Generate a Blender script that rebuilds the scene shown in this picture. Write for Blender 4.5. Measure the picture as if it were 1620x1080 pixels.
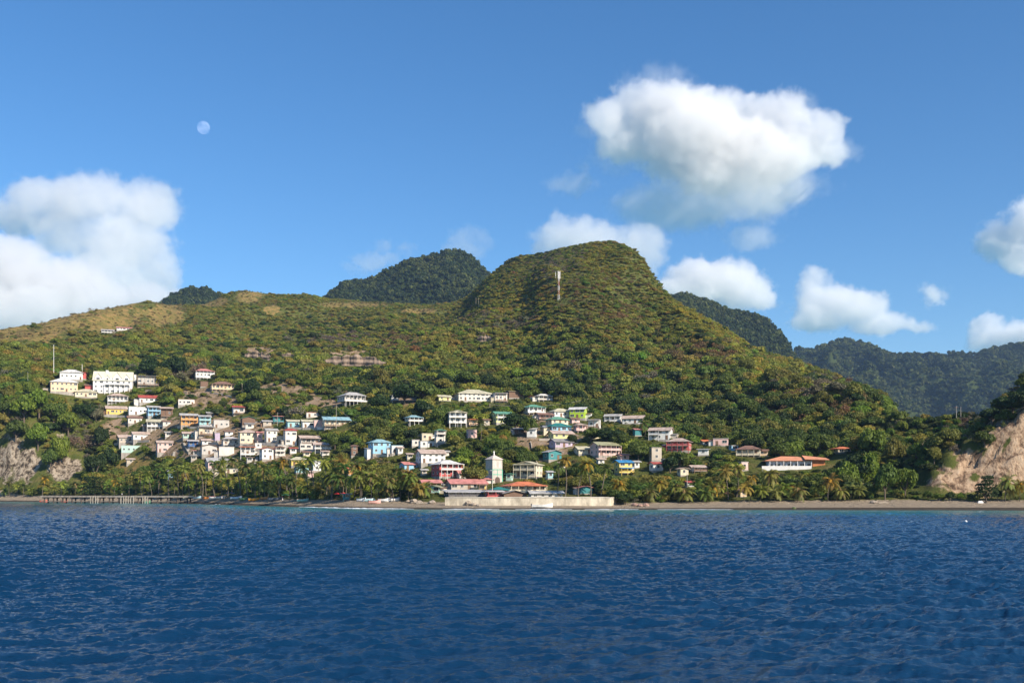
import bpy, bmesh, math, random
import numpy as np
from mathutils import Vector, Matrix, Euler, noise as mnoise
R = math.radians
CLOUD_DENS = 0.009
for o in list(bpy.data.objects): bpy.data.objects.remove(o)
SC = bpy.context.scene
COL = SC.collection

# ------------------------------------------------------------------ camera
CAM_H = 6.0          # eye height above the sea, on a boat
F = 1620.0           # focal length in photo pixels (photo is 1620 x 1080)
HZ = 778.0           # photo row of the horizon
cam_d = bpy.data.cameras.new('camera')
cam = bpy.data.objects.new('camera', cam_d); COL.objects.link(cam)
cam.location = (0, 0, CAM_H); cam.rotation_euler = (R(90), 0, 0)
cam_d.sensor_width = 36.0; cam_d.lens = 36.0 * F / 1620.0
cam_d.shift_y = (HZ - 540.0) / 1620.0
cam_d.clip_start = 0.5; cam_d.clip_end = 90000
SC.camera = cam

# ------------------------------------------------------------------ sky and sun
SUN_EL, SUN_AZ = 32.0, 132.0           # azimuth clockwise from the view direction (+Y): right of and behind the camera
W = bpy.data.worlds.new("World"); SC.world = W; W.use_nodes = True
wn, wl = W.node_tree.nodes, W.node_tree.links
bg = wn['Background']; sky = wn.new('ShaderNodeTexSky')
sky.sky_type = 'NISHITA'; sky.sun_disc = False
sky.sun_elevation = R(SUN_EL); sky.sun_rotation = R(SUN_AZ)
sky.altitude = 0; sky.air_density = 1.0; sky.dust_density = 0.3; sky.ozone_density = 5.0
shs = wn.new('ShaderNodeHueSaturation'); shs.inputs['Saturation'].default_value = 1.18; wl.new(sky.outputs[0], shs.inputs['Color'])
wl.new(shs.outputs[0], bg.inputs['Color']); bg.inputs['Strength'].default_value = 0.098
sd = bpy.data.lights.new('sun', 'SUN'); sd.energy = 4.7; sd.angle = R(0.5); sd.color = (1.0, 0.90, 0.76)
sun = bpy.data.objects.new('sun', sd); COL.objects.link(sun)
SUNV = Vector((math.sin(R(SUN_AZ)) * math.cos(R(SUN_EL)), math.cos(R(SUN_AZ)) * math.cos(R(SUN_EL)), math.sin(R(SUN_EL))))
sun.rotation_euler = SUNV.to_track_quat('Z', 'Y').to_euler()
SC.view_settings.view_transform = 'Standard'; SC.view_settings.look = 'None'
SC.view_settings.exposure = 0.68; SC.view_settings.gamma = 1.0; SC.view_settings.use_curve_mapping = False
SC.render.engine = 'CYCLES'
cy = SC.cycles
cy.max_bounces = 8; cy.diffuse_bounces = 2; cy.glossy_bounces = 2; cy.transmission_bounces = 2
cy.transparent_max_bounces = 6; cy.volume_bounces = 6; cy.volume_step_rate = 1.0; cy.volume_max_steps = 200
cy.use_denoising = True; cy.caustics_reflective = False; cy.caustics_refractive = False
cy.sample_clamp_indirect = 6

# ------------------------------------------------------------------ helpers
def prop(o, label=None, cat=None, group=None, kind=None):
    if label: o['label'] = label
    if cat: o['category'] = cat
    if group: o['group'] = group
    if kind: o['kind'] = kind
    return o
def link(name, me, mat=None, parent=None, loc=None, rotz=0, scale=None):
    o = bpy.data.objects.new(name, me); COL.objects.link(o)
    if mat is not None and me is not None and not me.materials: me.materials.append(mat)
    if parent is not None: o.parent = parent
    if loc is not None: o.location = loc
    if rotz: o.rotation_euler.z = rotz
    if scale is not None: o.scale = scale
    return o
def empty(name, loc, rotz=0):
    o = bpy.data.objects.new(name, None); COL.objects.link(o); o.location = loc; o.rotation_euler.z = rotz
    o.empty_display_size = 0.5
    return o
def np_mesh(name, co, faces, smooth=False):
    """co (n,3); faces (m,k) with k 3 or 4"""
    me = bpy.data.meshes.new(name)
    co = np.asarray(co, np.float32); faces = np.asarray(faces, np.int32)
    me.vertices.add(len(co)); me.vertices.foreach_set('co', co.ravel())
    m, k = faces.shape
    me.loops.add(m * k); me.loops.foreach_set('vertex_index', faces.ravel())
    me.polygons.add(m)
    me.polygons.foreach_set('loop_start', np.arange(0, m * k, k, dtype=np.int32))
    me.polygons.foreach_set('loop_total', np.full(m, k, np.int32))
    me.polygons.foreach_set('use_smooth', np.full(m, smooth))
    me.update(calc_edges=True)
    return me
def grid_faces(nr, nc):
    i = np.arange(nr - 1)[:, None] * nc + np.arange(nc - 1)[None, :]
    return np.stack([i, i + 1, i + nc + 1, i + nc], -1).reshape(-1, 4)
_rt = np.random.RandomState(7).rand(256, 256)
def vnoise(x, y):
    xi = np.floor(x).astype(int); yi = np.floor(y).astype(int)
    fx = x - xi; fy = y - yi; fx = fx * fx * (3 - 2 * fx); fy = fy * fy * (3 - 2 * fy)
    a = _rt[xi % 256, yi % 256]; b = _rt[(xi + 1) % 256, yi % 256]
    c = _rt[xi % 256, (yi + 1) % 256]; d = _rt[(xi + 1) % 256, (yi + 1) % 256]
    return (a * (1 - fx) + b * fx) * (1 - fy) + (c * (1 - fx) + d * fx) * fy
def fbm(x, y, o=4):
    s = 0; a = 0.5; t = 0
    for k in range(o):
        s = s + a * (vnoise(x * 2 ** k + 17.3 * k, y * 2 ** k + 5.1 * k) - 0.5); t += a; a *= 0.5
    return s / t * 2      # about -1..1

def new_mat(name):
    m = bpy.data.materials.new(name); m.use_nodes = True
    return m, m.node_tree.nodes, m.node_tree.links, m.node_tree.nodes['Principled BSDF']
def srgb(r, g, b):
    f = lambda c: (c / 255 / 12.92) if c / 255 <= 0.04045 else ((c / 255 + 0.055) / 1.055) ** 2.4
    return (f(r), f(g), f(b))
_pm = {}
def paint(rgb, rough=0.8, dirt=0.25, scale=0.6, bump=0.0, key=''):
    """painted wall, roof or wood in one base colour with its own stains and fading"""
    k = (tuple(round(c, 3) for c in rgb), rough, dirt, scale, bump, key)
    if k in _pm: return _pm[k]
    m, n, l, b = new_mat('paint' + key)
    tc = n.new('ShaderNodeTexCoord'); no = n.new('ShaderNodeTexNoise'); no.inputs['Scale'].default_value = scale
    no.inputs['Detail'].default_value = 6; no.inputs['Roughness'].default_value = 0.65
    mp = n.new('ShaderNodeMapping'); mp.inputs['Scale'].default_value = (1, 1, 0.45)
    l.new(tc.outputs['Object'], mp.inputs[0]); l.new(mp.outputs[0], no.inputs['Vector'])
    cr = n.new('ShaderNodeValToRGB'); cr.color_ramp.elements[0].position = 0.35; cr.color_ramp.elements[1].position = 0.62
    d = 1 - dirt
    cr.color_ramp.elements[0].color = (rgb[0] * d, rgb[1] * d * 0.98, rgb[2] * d * 0.95, 1)
    cr.color_ramp.elements[1].color = (*rgb, 1)
    l.new(no.outputs['Fac'], cr.inputs[0]); l.new(cr.outputs[0], b.inputs['Base Color'])
    b.inputs['Roughness'].default_value = rough
    _pm[k] = m
    return m
# ------------------------------------------------------------------ terrain: one height field, sampled along lines of sight only to read the photo
def T(s):
    a = np.array([[float(v) for v in q.split(',')] for q in s.split()])
    return a
def ti(t, px, k=1): return np.interp(px, t[:, 0], t[:, k])
WL = T("-900,790.5 0,793 100,794 290,796 400,799.5 560,804.4 700,805.5 900,806 1100,806 1620,807 2600,810")           # waterline row
BT = T("-900,787 0,787.5 290,787.5 340,787.5 400,789.5 500,793 600,796 700,797.8 900,798.5 970,799 1100,797.8 1300,795.5 1620,794.5 2600,794")
# col: px, row, Y
M0 = T("-900,772,720 0,770,680 60,768,672 100,765,668 150,762,672 200,757,662 250,750,640 300,744,602 400,738,565 500,752,532 600,755,500 660,757,478 700,760,468 800,757,462 860,757,462 900,752,462 1000,755,452 1100,757,442 1200,760,430 1300,762,420 1400,764,410 1480,777,372 1620,779,372 2600,779,372")
MA = T("-900,700,760 0,668,700 40,655,702 80,650,712 130,665,722 180,688,712 250,692,690 300,690,660 400,690,630 500,696,610 600,696,575 700,693,540 800,690,530 900,685,530 1000,700,510 1100,715,490 1200,730,462 1300,738,448 1400,735,438 1470,730,400 1500,712,392 1560,694,388 1620,660,386 2600,650,386")
M1 = T("-900,640,800 0,630,740 60,612,760 100,606,775 150,612,775 200,605,785 300,603,790 400,615,760 500,622,735 600,625,715 700,622,700 800,630,690 900,640,660 1000,658,620 1100,690,565 1200,714,500 1300,722,480 1400,712,480 1450,706,470 1500,704,430 1560,690,425 1620,655,420 2600,640,420")
M2 = T("-900,560,1000 0,556,1020 200,552,1020 300,545,1040 400,545,1040 500,550,1020 600,548,1000 700,530,970 800,512,950 900,500,920 1000,500,900 1060,520,870 1100,545,830 1200,612,720 1300,655,620 1400,680,560 1460,700,500 1500,703,460 1560,696,458 1620,668,455 2600,640,455")
RD = T("-900,560,1500 -100,542,1500 0,524,1500 60,512,1500 120,497,1500 180,486,1500 235,476,1500 262,482,1500 300,484,1520 330,480,1540 355,466,1540 380,459,1540 400,461,1540 430,466,1540 490,467,1550 510,472,1560 560,476,1580 620,480,1600 680,484,1580 720,479,1540 745,467,1500 760,450,1470 775,437,1430 790,425,1400 810,408,1370 850,402,1330 880,396,1310 905,390,1290 930,385,1270 960,382,1250 985,387,1235 1000,395,1225 1015,407,1215 1030,429,1200 1045,454,1190 1055,469,1180 1080,484,1150 1110,502,1120 1150,525,1080 1190,552,1040 1215,564,1010 1260,577,950 1300,593,890 1350,613,820 1400,638,750 1420,658,700 1440,678,650 1480,696,570 1500,702,520 1560,694,520 1620,670,520 2600,640,520")
S2 = T("-900,650 0,640 200,560 235,500 250,482 270,466 300,454 320,452 345,459 365,474 400,500 470,500 490,482 505,466 530,452 560,441 590,434 620,416 650,409 670,402 690,394 710,391 735,396 755,409 770,424 780,436 800,450 900,480 1000,490 1050,474 1065,467 1085,465 1110,471 1140,481 1165,487 1190,490 1215,504 1235,524 1250,549 1265,572 1290,610 1400,680 2600,720")
S3 = T("-900,690 1000,660 1200,606 1260,556 1290,550 1320,537 1335,535 1350,541 1380,547 1400,560 1420,566 1450,566 1480,562 1510,551 1540,553 1560,548 1590,541 1610,536 1640,530 1800,505 2000,540 2600,600")
UG = np.arange(-0.86, 0.8601, 0.0025)
YG = np.concatenate([np.arange(270, 470, 2.0), np.arange(470, 1700, 5.0), np.arange(1700, 4600, 16.0)])
def zof(py, Y): return CAM_H + (HZ - py) / F * Y
HG = np.zeros((len(YG), len(UG)))
AMP = np.zeros_like(HG)
YW = CAM_H * F / (ti(WL, UG * F + 810) - HZ)
for i, u in enumerate(UG):
    px = u * F + 810
    yw = YW[i]; yb = yw + 22; zb = zof(ti(BT, px), yb)
    m0y = max(ti(M0, px, 2), yb + 14); may = max(ti(MA, px, 2), m0y + 8); m1y = max(ti(M1, px, 2), may + 12)
    m2y = max(ti(M2, px, 2), m1y + 15); ry = max(ti(RD, px, 2), m2y + 30)
    zr = zof(ti(RD, px), ry)
    nod = [(yw - 160, -9, 0), (yw, 0, 0), (yb, zb, 0.15), (yb + 5, zb + 0.8, 0.2),
           (m0y, zof(ti(M0, px), m0y), 0.8), (may, zof(ti(MA, px), may), 2.2), (m1y, zof(ti(M1, px), m1y), 4),
           (0.5 * (m1y + m2y), 0.5 * (zof(ti(M1, px), m1y) + zof(ti(M2, px), m2y)), 12), (m2y, zof(ti(M2, px), m2y), 18),
           (0.5 * (m2y + ry), 0.5 * (zof(ti(M2, px), m2y) + zr), 19), (ry, zr, 3.0), (ry * 1.1, zr * 0.78, 8),
           (1800, 70 + 0.15 * zr, 8), (2150, 0.5 * (90 + zof(ti(S2, px), 2500)) , 60), (2500, zof(ti(S2, px), 2500), 6), (2800, 110, 15),
           (3350, 0.5 * (110 + zof(ti(S3, px), 3900)), 100), (3900, zof(ti(S3, px), 3900), 10), (4300, 150, 10), (4700, 0, 0)]
    ys = np.array([q[0] for q in nod]); zs = np.array([q[1] for q in nod]); am = np.array([q[2] for q in nod])
    HG[:, i] = np.interp(YG, ys, zs); AMP[:, i] = np.interp(YG, ys, am)
def blur1(a, k, ax):
    w = np.hanning(2 * k + 3)[1:-1]; w /= w.sum()
    p = np.pad(a, [(k, k) if j == ax else (0, 0) for j in range(2)], mode='edge')
    return sum(w[j] * np.take(p, range(j, j + a.shape[ax]), axis=ax) for j in range(2 * k + 1))
HG = blur1(HG, 2, 1)
sm = blur1(HG, 4, 0); wgt = np.clip((YG - 480) / 200, 0, 1)[:, None]; HG = HG * (1 - wgt) + sm * wgt
XX = UG[None, :] * YG[:, None]; YY = YG[:, None] + 0 * XX
gul = -np.abs(fbm(XX / 130 + 3, YY / 420, 3)) * 1.6 + 0.45
far = np.clip((YY - 1700) / 300, 0, 1)
gul2 = -np.abs(fbm(XX / 300 + 8, YY / 900, 3)) * 1.8 + 0.5
big = fbm(XX / 210 + 2.2, YY / 260 + 1.1, 2)
HG = HG + AMP * (0.42 * fbm(XX / 48, YY / 75, 4) + (1 - far) * (gul * 1.9 + big * 1.3) + far * gul2 * 2.0)
HG = HG + np.clip(AMP, 0, 2) * 0.35 * fbm(XX / 9, YY / 9, 3)
# hold the crest line: each column is eased so that its highest sight line meets the crest row read above
ryy = np.maximum(ti(RD, UG * F + 810, 2), 1.0)[None, :]; inr = (YY < ryy * 1.12)
act = np.where(inr, (HG - CAM_H) / YY, -9).max(0); tgt = (HZ - ti(RD, UG * F + 810)) / F; rat = tgt / np.maximum(act, .02)
rat = np.convolve(np.pad(rat, 3, mode='edge'), np.ones(7) / 7, 'valid'); rat = np.where(UG * F + 810 > 1440, 1 + (rat - 1) * 0, rat)
we = np.clip((YY / ryy - .5) / .35, 0, 1) * (YY < 1720); HG = CAM_H + (HG - CAM_H) * (1 + (rat[None, :] - 1) * we)
def rowidx(Y): return np.interp(Y, YG, np.arange(len(YG)))
def Hxy(x, y):
    x = np.asarray(x, float); y = np.asarray(y, float)
    u = x / y; ci = np.clip((u - UG[0]) / 0.0025, 0, len(UG) - 1.001); ri = np.clip(rowidx(y), 0, len(YG) - 1.001)
    c0 = ci.astype(int); r0 = ri.astype(int); fc = ci - c0; fr = ri - r0
    return (HG[r0, c0] * (1 - fc) + HG[r0, c0 + 1] * fc) * (1 - fr) + (HG[r0 + 1, c0] * (1 - fc) + HG[r0 + 1, c0 + 1] * fc) * fr
def hit(px, py, ymin=0):
    """the ground point seen at a photo pixel"""
    u = (px - 810) / F
    ys = YG[YG > ymin]; g = Hxy(u * ys, ys); r = zof(py, ys); k = np.argmax(g >= r)
    if g[k] < r[k]: k = len(ys) - 1
    if k > 0:
        a = g[k - 1] - r[k - 1]; b = g[k] - r[k]; t = -a / (b - a) if b != a else 0
        y = ys[k - 1] + np.clip(t, 0, 1) * (ys[k] - ys[k - 1])
    else: y = ys[0]
    return Vector((u * y, y, float(Hxy(u * y, y))))

# ground cover masks as vertex attributes of the hill sheet: dry grass, bare soil, rock
PX = UG[None, :] * F + 810 + 0 * YY; PY = HZ - (HG - CAM_H) * F / YY
def blob(cx, cy, rx, ry, PX=PX, PY=PY): return np.exp(-(((PX - cx) / rx) ** 2 + ((PY - cy) / ry) ** 2) ** 1.5)
GRASS = [(90, 508, 150, 22), (190, 498, 75, 28), (250, 498, 45, 24), (20, 528, 90, 16), (340, 478, 30, 8), (395, 470, 26, 12), (430, 490, 14, 9), (560, 482, 60, 5), (660, 492, 40, 4), (640, 640, 22, 10), (215, 735, 30, 16), (205, 745, 22, 14)]
SOIL = [(330, 692, 160, 38), (330, 630, 60, 20), (450, 620, 60, 15), (180, 680, 30, 20), (490, 640, 60, 15), (600, 735, 30, 18), (840, 700, 35, 20), (860, 690, 60, 40), (425, 725, 40, 15), (640, 633, 30, 8), (560, 560, 40, 8), (410, 556, 30, 8), (1325, 655, 12, 25)]
ROCK = [(20, 728, 48, 42), (100, 738, 40, 20), (95, 700, 12, 20), (1530, 752, 75, 30), (1600, 715, 52, 64), (1545, 735, 50, 34), (1625, 675, 26, 60), (1512, 702, 9, 9)]
def cover(L, PX=PX, PY=PY):
    m = 0 * PX
    for b in L: m = np.maximum(m, blob(*b, PX=PX, PY=PY))
    return m * (0.92 + 0.8 * fbm(PX / 26, PY / 11, 3))
ok = YY < 1650
cg, cs = cover(GRASS) * ok, cover(SOIL) * ok
cr = cover(ROCK) * (YY < 800)
# the two sea cliffs are broken rock: ledges and buttresses stand out of the slope
HG = HG + np.minimum(cr, 1) * (4.2 * fbm(XX / 6, YY / 26, 3) - 5.5 * np.abs(fbm(XX / 15 + 5, YY / 60, 3)) + 1.6 * np.sin(HG * 1.1 + 2 * fbm(XX / 20, YY / 20, 2)))
def add_attr(me, name, arr):
    a = me.attributes.new(name, 'FLOAT', 'POINT'); a.data.foreach_set('value', np.asarray(arr, np.float32).ravel())
me = np_mesh('hills', np.stack([XX, YY, HG], -1).reshape(-1, 3), grid_faces(len(YG), len(UG)), True)
add_attr(me, 'greyrock', PX < 300); add_attr(me, 'wooded', YY > 1720); add_attr(me, 'grass', cg); add_attr(me, 'soil', cs); add_attr(me, 'rock', cr)
sand = np.clip((YW[None, :] + 34 - YY) / 14, 0, 1); wet = np.clip((YW[None, :] + 11 - YY) / 7, 0, 1)
# right of the sea wall the sand gives way to grass after the berm
add_attr(me, 'sand', sand); add_attr(me, 'wet', wet)
m, n, l, b = new_mat('hill_ground')
tc = n.new('ShaderNodeTexCoord')
def noise_node(scale, detail=6, rough=0.6, vec=None):
    q = n.new('ShaderNodeTexNoise'); q.inputs['Scale'].default_value = scale; q.inputs['Detail'].default_value = detail; q.inputs['Roughness'].default_value = rough
    l.new(vec if vec is not None else tc.outputs['Object'], q.inputs['Vector']); return q.outputs['Fac']
def ramp(fac, stops):
    q = n.new('ShaderNodeValToRGB'); e = q.color_ramp.elements
    while len(e) > 1: e.remove(e[-1])
    e[0].position = stops[0][0]; e[0].color = (*stops[0][1], 1)
    for p, c in stops[1:]:
        x = e.new(p); x.color = (*c, 1)
    l.new(fac, q.inputs[0]); return q.outputs[0]
def mix(f, a, c):
    q = n.new('ShaderNodeMix'); q.data_type = 'RGBA'
    l.new(f, q.inputs[0]); l.new(a, q.inputs[6]); l.new(c, q.inputs[7]); return q.outputs[2]
def attr(name):
    q = n.new('ShaderNodeAttribute'); q.attribute_name = name; return q.outputs['Fac']
def soft(a, nz, k=0.5):
    """attribute mask with a ragged edge"""
    q = n.new('ShaderNodeMath'); q.operation = 'MULTIPLY_ADD'; l.new(nz, q.inputs[0]); q.inputs[1].default_value = k * 2; l.new(a, q.inputs[2])
    s = n.new('ShaderNodeMapRange'); s.inputs[1].default_value = 0.45 + k; s.inputs[2].default_value = 0.6 + k; l.new(q.outputs[0], s.inputs[0]); return s.outputs[0]
n1 = noise_node(0.02); n2 = noise_node(0.15); n3 = noise_node(0.6, 8)
green = ramp(n2, [(0.3, (0.06, 0.08, 0.018)), (0.5, (0.11, 0.12, 0.028)), (0.7, (0.17, 0.14, 0.05))])
dry = ramp(n2, [(0.3, (0.11, 0.115, 0.03)), (0.45, (0.19, 0.155, 0.045)), (0.58, (0.28, 0.19, 0.065)), (0.72, (0.33, 0.20, 0.085))])
soilc = ramp(n2, [(0.3, (0.14, 0.11, 0.055)), (0.45, (0.27, 0.19, 0.11)), (0.6, (0.38, 0.27, 0.18)), (0.75, (0.30, 0.25, 0.19))])
mp = n.new('ShaderNodeMapping'); mp.inputs['Scale'].default_value = (1.6, 1.6, .9); l.new(tc.outputs['Object'], mp.inputs[0])
rk = noise_node(0.22, 10, 0.72, mp.outputs[0])
rockc = ramp(rk, [(0.38, (0.09, 0.06, 0.04)), (0.46, (0.27, 0.175, 0.11)), (0.55, (0.56, 0.39, 0.25)), (0.7, (0.58, 0.45, 0.32))])
rockc = mix(attr('greyrock'), rockc, ramp(rk, [(0.41, (0.05, 0.038, 0.028)), (0.47, (0.17, 0.13, 0.09)), (0.56, (0.42, 0.34, 0.25)), (0.7, (0.44, 0.37, 0.29))]))
sandc = ramp(n3, [(0.3, (0.30, 0.235, 0.165)), (0.7, (0.42, 0.335, 0.24))])
wetc = ramp(n3, [(0.3, (0.075, 0.058, 0.042)), (0.7, (0.11, 0.088, 0.064))])
green = mix(attr('wooded'), green, ramp(n2, [(0.3, (0.030, 0.045, 0.012)), (0.7, (0.055, 0.070, 0.018))]))
c = mix(soft(attr('grass'), n2), green, dry)
c = mix(soft(attr('soil'), n2, 0.8), c, soilc)
c = mix(soft(attr('rock'), n2, 0.5), c, rockc)
c = mix(soft(attr('sand'), n3, 0.15), c, sandc); c = mix(soft(attr('wet'), n3, 0.15), c, wetc)
l.new(c, b.inputs['Base Color']); b.inputs['Roughness'].default_value = 0.95; b.inputs['Specular IOR Level'].default_value = 0.1
bp = n.new('ShaderNodeBump'); bp.inputs['Strength'].default_value = 1.0; bp.inputs['Distance'].default_value = 2.6; l.new(rk, bp.inputs['Height']); l.new(bp.outputs[0], b.inputs['Normal'])
hills = link('hills', me, m); prop(hills, kind='structure', label='hills, beach and sea cliffs rising behind the bay')
# ------------------------------------------------------------------ surf along the beach
def foam():
    V = []; Fc = []
    for a, b_, wd in ((300, 360, .3), (470, 655, .85), (700, 790, .45), (815, 905, .45), (925, 1010, .4), (1040, 1160, .25)):
        n_ = int((b_ - a) / 1.5); o = len(V)
        for i in range(n_ + 1):
            px = a + (b_ - a) * i / n_; u = (px - 810) / F; yw = float(np.interp(u, UG, YW)) ; t = math.sin(math.pi * i / n_) ** .5
            w = wd * t * (0.5 + 1.1 * vnoise(np.array(px / 5.0), np.array(3.0)) + .5 * vnoise(np.array(px / 1.7), np.array(9.0))); y1 = yw + 1.2 + 1.2 * (vnoise(np.array(px / 14.0), np.array(1.0)) - .5)
            V += [(u * (y1 - w * 3.4), y1 - w * 3.4, .10), (u * (y1 - w * 1.2), y1 - w * 1.2, .10 + .22 * w), (u * y1, y1, .16)]
        for i in range(n_):
            for k in range(2): Fc.append((o + 3 * i + k, o + 3 * i + 3 + k, o + 3 * i + 4 + k, o + 3 * i + 1 + k))
    m, n, l, b = new_mat('foam'); b.inputs['Base Color'].default_value = (.75, .78, .8, 1); b.inputs['Roughness'].default_value = .9
    o = link('foam', np_mesh('foam', V, Fc), m); prop(o, 'broken line of white surf along the beach', kind='stuff')
foam()
# ------------------------------------------------------------------ sea: wind waves from a spectrum
def wave_tile(n, L, lam0, wind, seed, spread=2.0, lmin=0.18):
    r = np.random.RandomState(seed)
    k1 = np.fft.fftfreq(n, L / n) * 2 * np.pi; kx, ky = np.meshgrid(k1, k1, indexing='ij'); k = np.hypot(kx, ky); k[0, 0] = 1
    kp = 2 * np.pi / lam0; c = np.abs((kx * wind[0] + ky * wind[1]) / k)
    S = np.exp(-1.0 * (kp / k) ** 2) / k ** 3.55 * c ** spread * np.exp(-(k * lmin / 6.3) ** 2)
    S[0, 0] = 0
    h = np.fft.ifft2(np.sqrt(S) * (r.randn(n, n) + 1j * r.randn(n, n))).real
    return h / h.std()
TA = (wave_tile(1024, 61.0, 3.2, (0.4, -0.92), 3, 3.5), 61.0)
TB = (wave_tile(1024, 97.0, 11.0, (0.1, -0.99), 9, 4.0), 97.0)
def samp(t, x, y):
    h, L = t; n = h.shape[0]; a = (x / L * n) % n; b_ = (y / L * n) % n
    i = a.astype(int); j = b_.astype(int); fa = a - i; fb = b_ - j; i2 = (i + 1) % n; j2 = (j + 1) % n
    return (h[i, j] * (1 - fa) + h[i2, j] * fa) * (1 - fb) + (h[i, j2] * (1 - fa) + h[i2, j2] * fa) * fb
us = np.concatenate([np.linspace(-3.0, -0.66, 60), np.arange(-0.655, 0.6551, 0.0016), np.linspace(0.66, 3.0, 60)])
ys = [12.0]
while ys[-1] < 800: ys.append(ys[-1] + (0.14 if ys[-1] < 70 else 0.14 + (ys[-1] - 70) * 0.0042))
ys = np.array(ys + [900, 1100, 1400, 2000, 3000, 5000, 9000, 16000, 30000, 60000.0])
X = us[None, :] * ys[:, None]; Y = ys[:, None] + 0 * X
gust = 1.0 + 0.6 * fbm(X / 45 + Y / 160, Y / 120, 4)
Z = (0.088 * samp(TA, X, Y) + 0.058 * samp(TB, X * 0.93 + Y * 0.36, -0.36 * X + Y * 0.93)) * gust
Z = Z * np.clip((1200 - Y) / 600, 0, 1)
shore = np.interp(us, UG, YW)[None, :]
calm = np.clip((shore - Y) / 60, 0.12, 1); Z = Z * np.where(Y > shore, 0.1, calm)
me = np_mesh('sea', np.stack([X, Y, Z], -1).reshape(-1, 3), grid_faces(len(ys), len(us)), True)
add_attr(me, 'shallow', np.clip(1 - (shore - Y - 4) / np.where(X < -60, 160, 90), 0, 1) * (np.abs(us)[None, :] < 0.9))
m, n, l, b = new_mat('sea_water')
tc = n.new('ShaderNodeTexCoord')
mp = n.new('ShaderNodeMapping'); mp.inputs['Scale'].default_value = (1.0, 1.5, 1); mp.inputs['Rotation'].default_value = (0, 0, 0.4); l.new(tc.outputs['Object'], mp.inputs[0])
nz = noise_node(3.4, 6, 0.66, mp.outputs[0])
bp = n.new('ShaderNodeBump'); bp.inputs['Strength'].default_value = 0.9; bp.inputs['Distance'].default_value = 0.07; l.new(nz, bp.inputs['Height'])
nz2 = noise_node(0.55, 4, 0.6, mp.outputs[0])
bp2 = n.new('ShaderNodeBump'); bp2.inputs['Strength'].default_value = 0.5; bp2.inputs['Distance'].default_value = 0.22; l.new(nz2, bp2.inputs['Height']); l.new(bp.outputs[0], bp2.inputs['Normal'])
l.new(bp2.outputs[0], b.inputs['Normal'])
q1 = n.new('ShaderNodeRGB'); q1.outputs[0].default_value = (0.0030, 0.026, 0.068, 1)
q2 = n.new('ShaderNodeRGB'); q2.outputs[0].default_value = (0.014, 0.21, 0.25, 1)
l.new(mix(attr('shallow'), q1.outputs[0], q2.outputs[0]), b.inputs['Base Color'])
b.inputs['Roughness'].default_value = 0.12; b.inputs['IOR'].default_value = 1.33
sea = link('sea', me, m); prop(sea, kind='structure', label='deep blue sea ruffled by small wind waves')
# ------------------------------------------------------------------ foliage meshes and materials
def foliage_mat(name, inst):
    m, n, l, b = new_mat(name)
    if inst:
        a = n.new('ShaderNodeAttribute'); a.attribute_type = 'INSTANCER'; a.attribute_name = 'tint'; colo = a.outputs['Color']
    else:
        a = n.new('ShaderNodeObjectInfo'); colo = a.outputs['Color']
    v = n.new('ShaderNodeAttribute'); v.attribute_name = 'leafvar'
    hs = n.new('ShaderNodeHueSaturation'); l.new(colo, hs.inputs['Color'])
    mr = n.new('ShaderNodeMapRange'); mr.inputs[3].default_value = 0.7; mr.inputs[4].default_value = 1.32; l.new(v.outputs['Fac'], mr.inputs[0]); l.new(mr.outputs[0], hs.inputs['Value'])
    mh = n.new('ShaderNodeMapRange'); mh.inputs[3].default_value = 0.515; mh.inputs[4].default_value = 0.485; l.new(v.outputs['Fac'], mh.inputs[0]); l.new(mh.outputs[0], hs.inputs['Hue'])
    l.new(hs.outputs[0], b.inputs['Base Color']); b.inputs['Roughness'].default_value = 0.55; b.inputs['Specular IOR Level'].default_value = 0.25
    tr = n.new('ShaderNodeBsdfTranslucent'); l.new(hs.outputs[0], tr.inputs['Color'])
    mx = n.new('ShaderNodeMixShader'); mx.inputs[0].default_value = 0.38
    l.new(b.outputs[0], mx.inputs[1]); l.new(tr.outputs[0], mx.inputs[2]); l.new(mx.outputs[0], n['Material Output'].inputs['Surface'])
    return m
FOL_I = foliage_mat('foliage_wood', True); FOL_O = foliage_mat('foliage_tree', False)
BARK = paint((0.16, 0.12, 0.085), 0.9, 0.4, 1.5, key='_bark')
PBARK = paint((0.17, 0.135, 0.10), 0.9, 0.35, 1.5, key='_palm_bark')
ICO_V = None
def ico():
    global ICO_V
    if ICO_V is None:
        bm = bmesh.new(); bmesh.ops.create_icosphere(bm, subdivisions=2, radius=1)
        ICO_V = (np.array([v.co[:] for v in bm.verts]), np.array([[v.index for v in f.verts] for f in bm.faces])); bm.free()
    return ICO_V
def leaf_quads(r, P, N, size, jit=0.7):
    """bent leaf clumps at points P facing about N"""
    k = len(P); D = N + jit * r.normal(size=(k, 3)); D /= np.linalg.norm(D, axis=1, keepdims=True)
    A = np.cross(D, r.normal(size=(k, 3))); A /= np.linalg.norm(A, axis=1, keepdims=True); B = np.cross(D, A)
    s = size * (0.6 + 0.8 * r.rand(k))[:, None]; e = (0.6 + 0.5 * r.rand(k))[:, None]
    co = np.stack([P - A * s, P - B * s * e + D * s * .25, P + A * s, P + B * s * e + D * s * .25], 1).reshape(-1, 3)
    return co, np.arange(4 * k).reshape(-1, 4)
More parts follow.
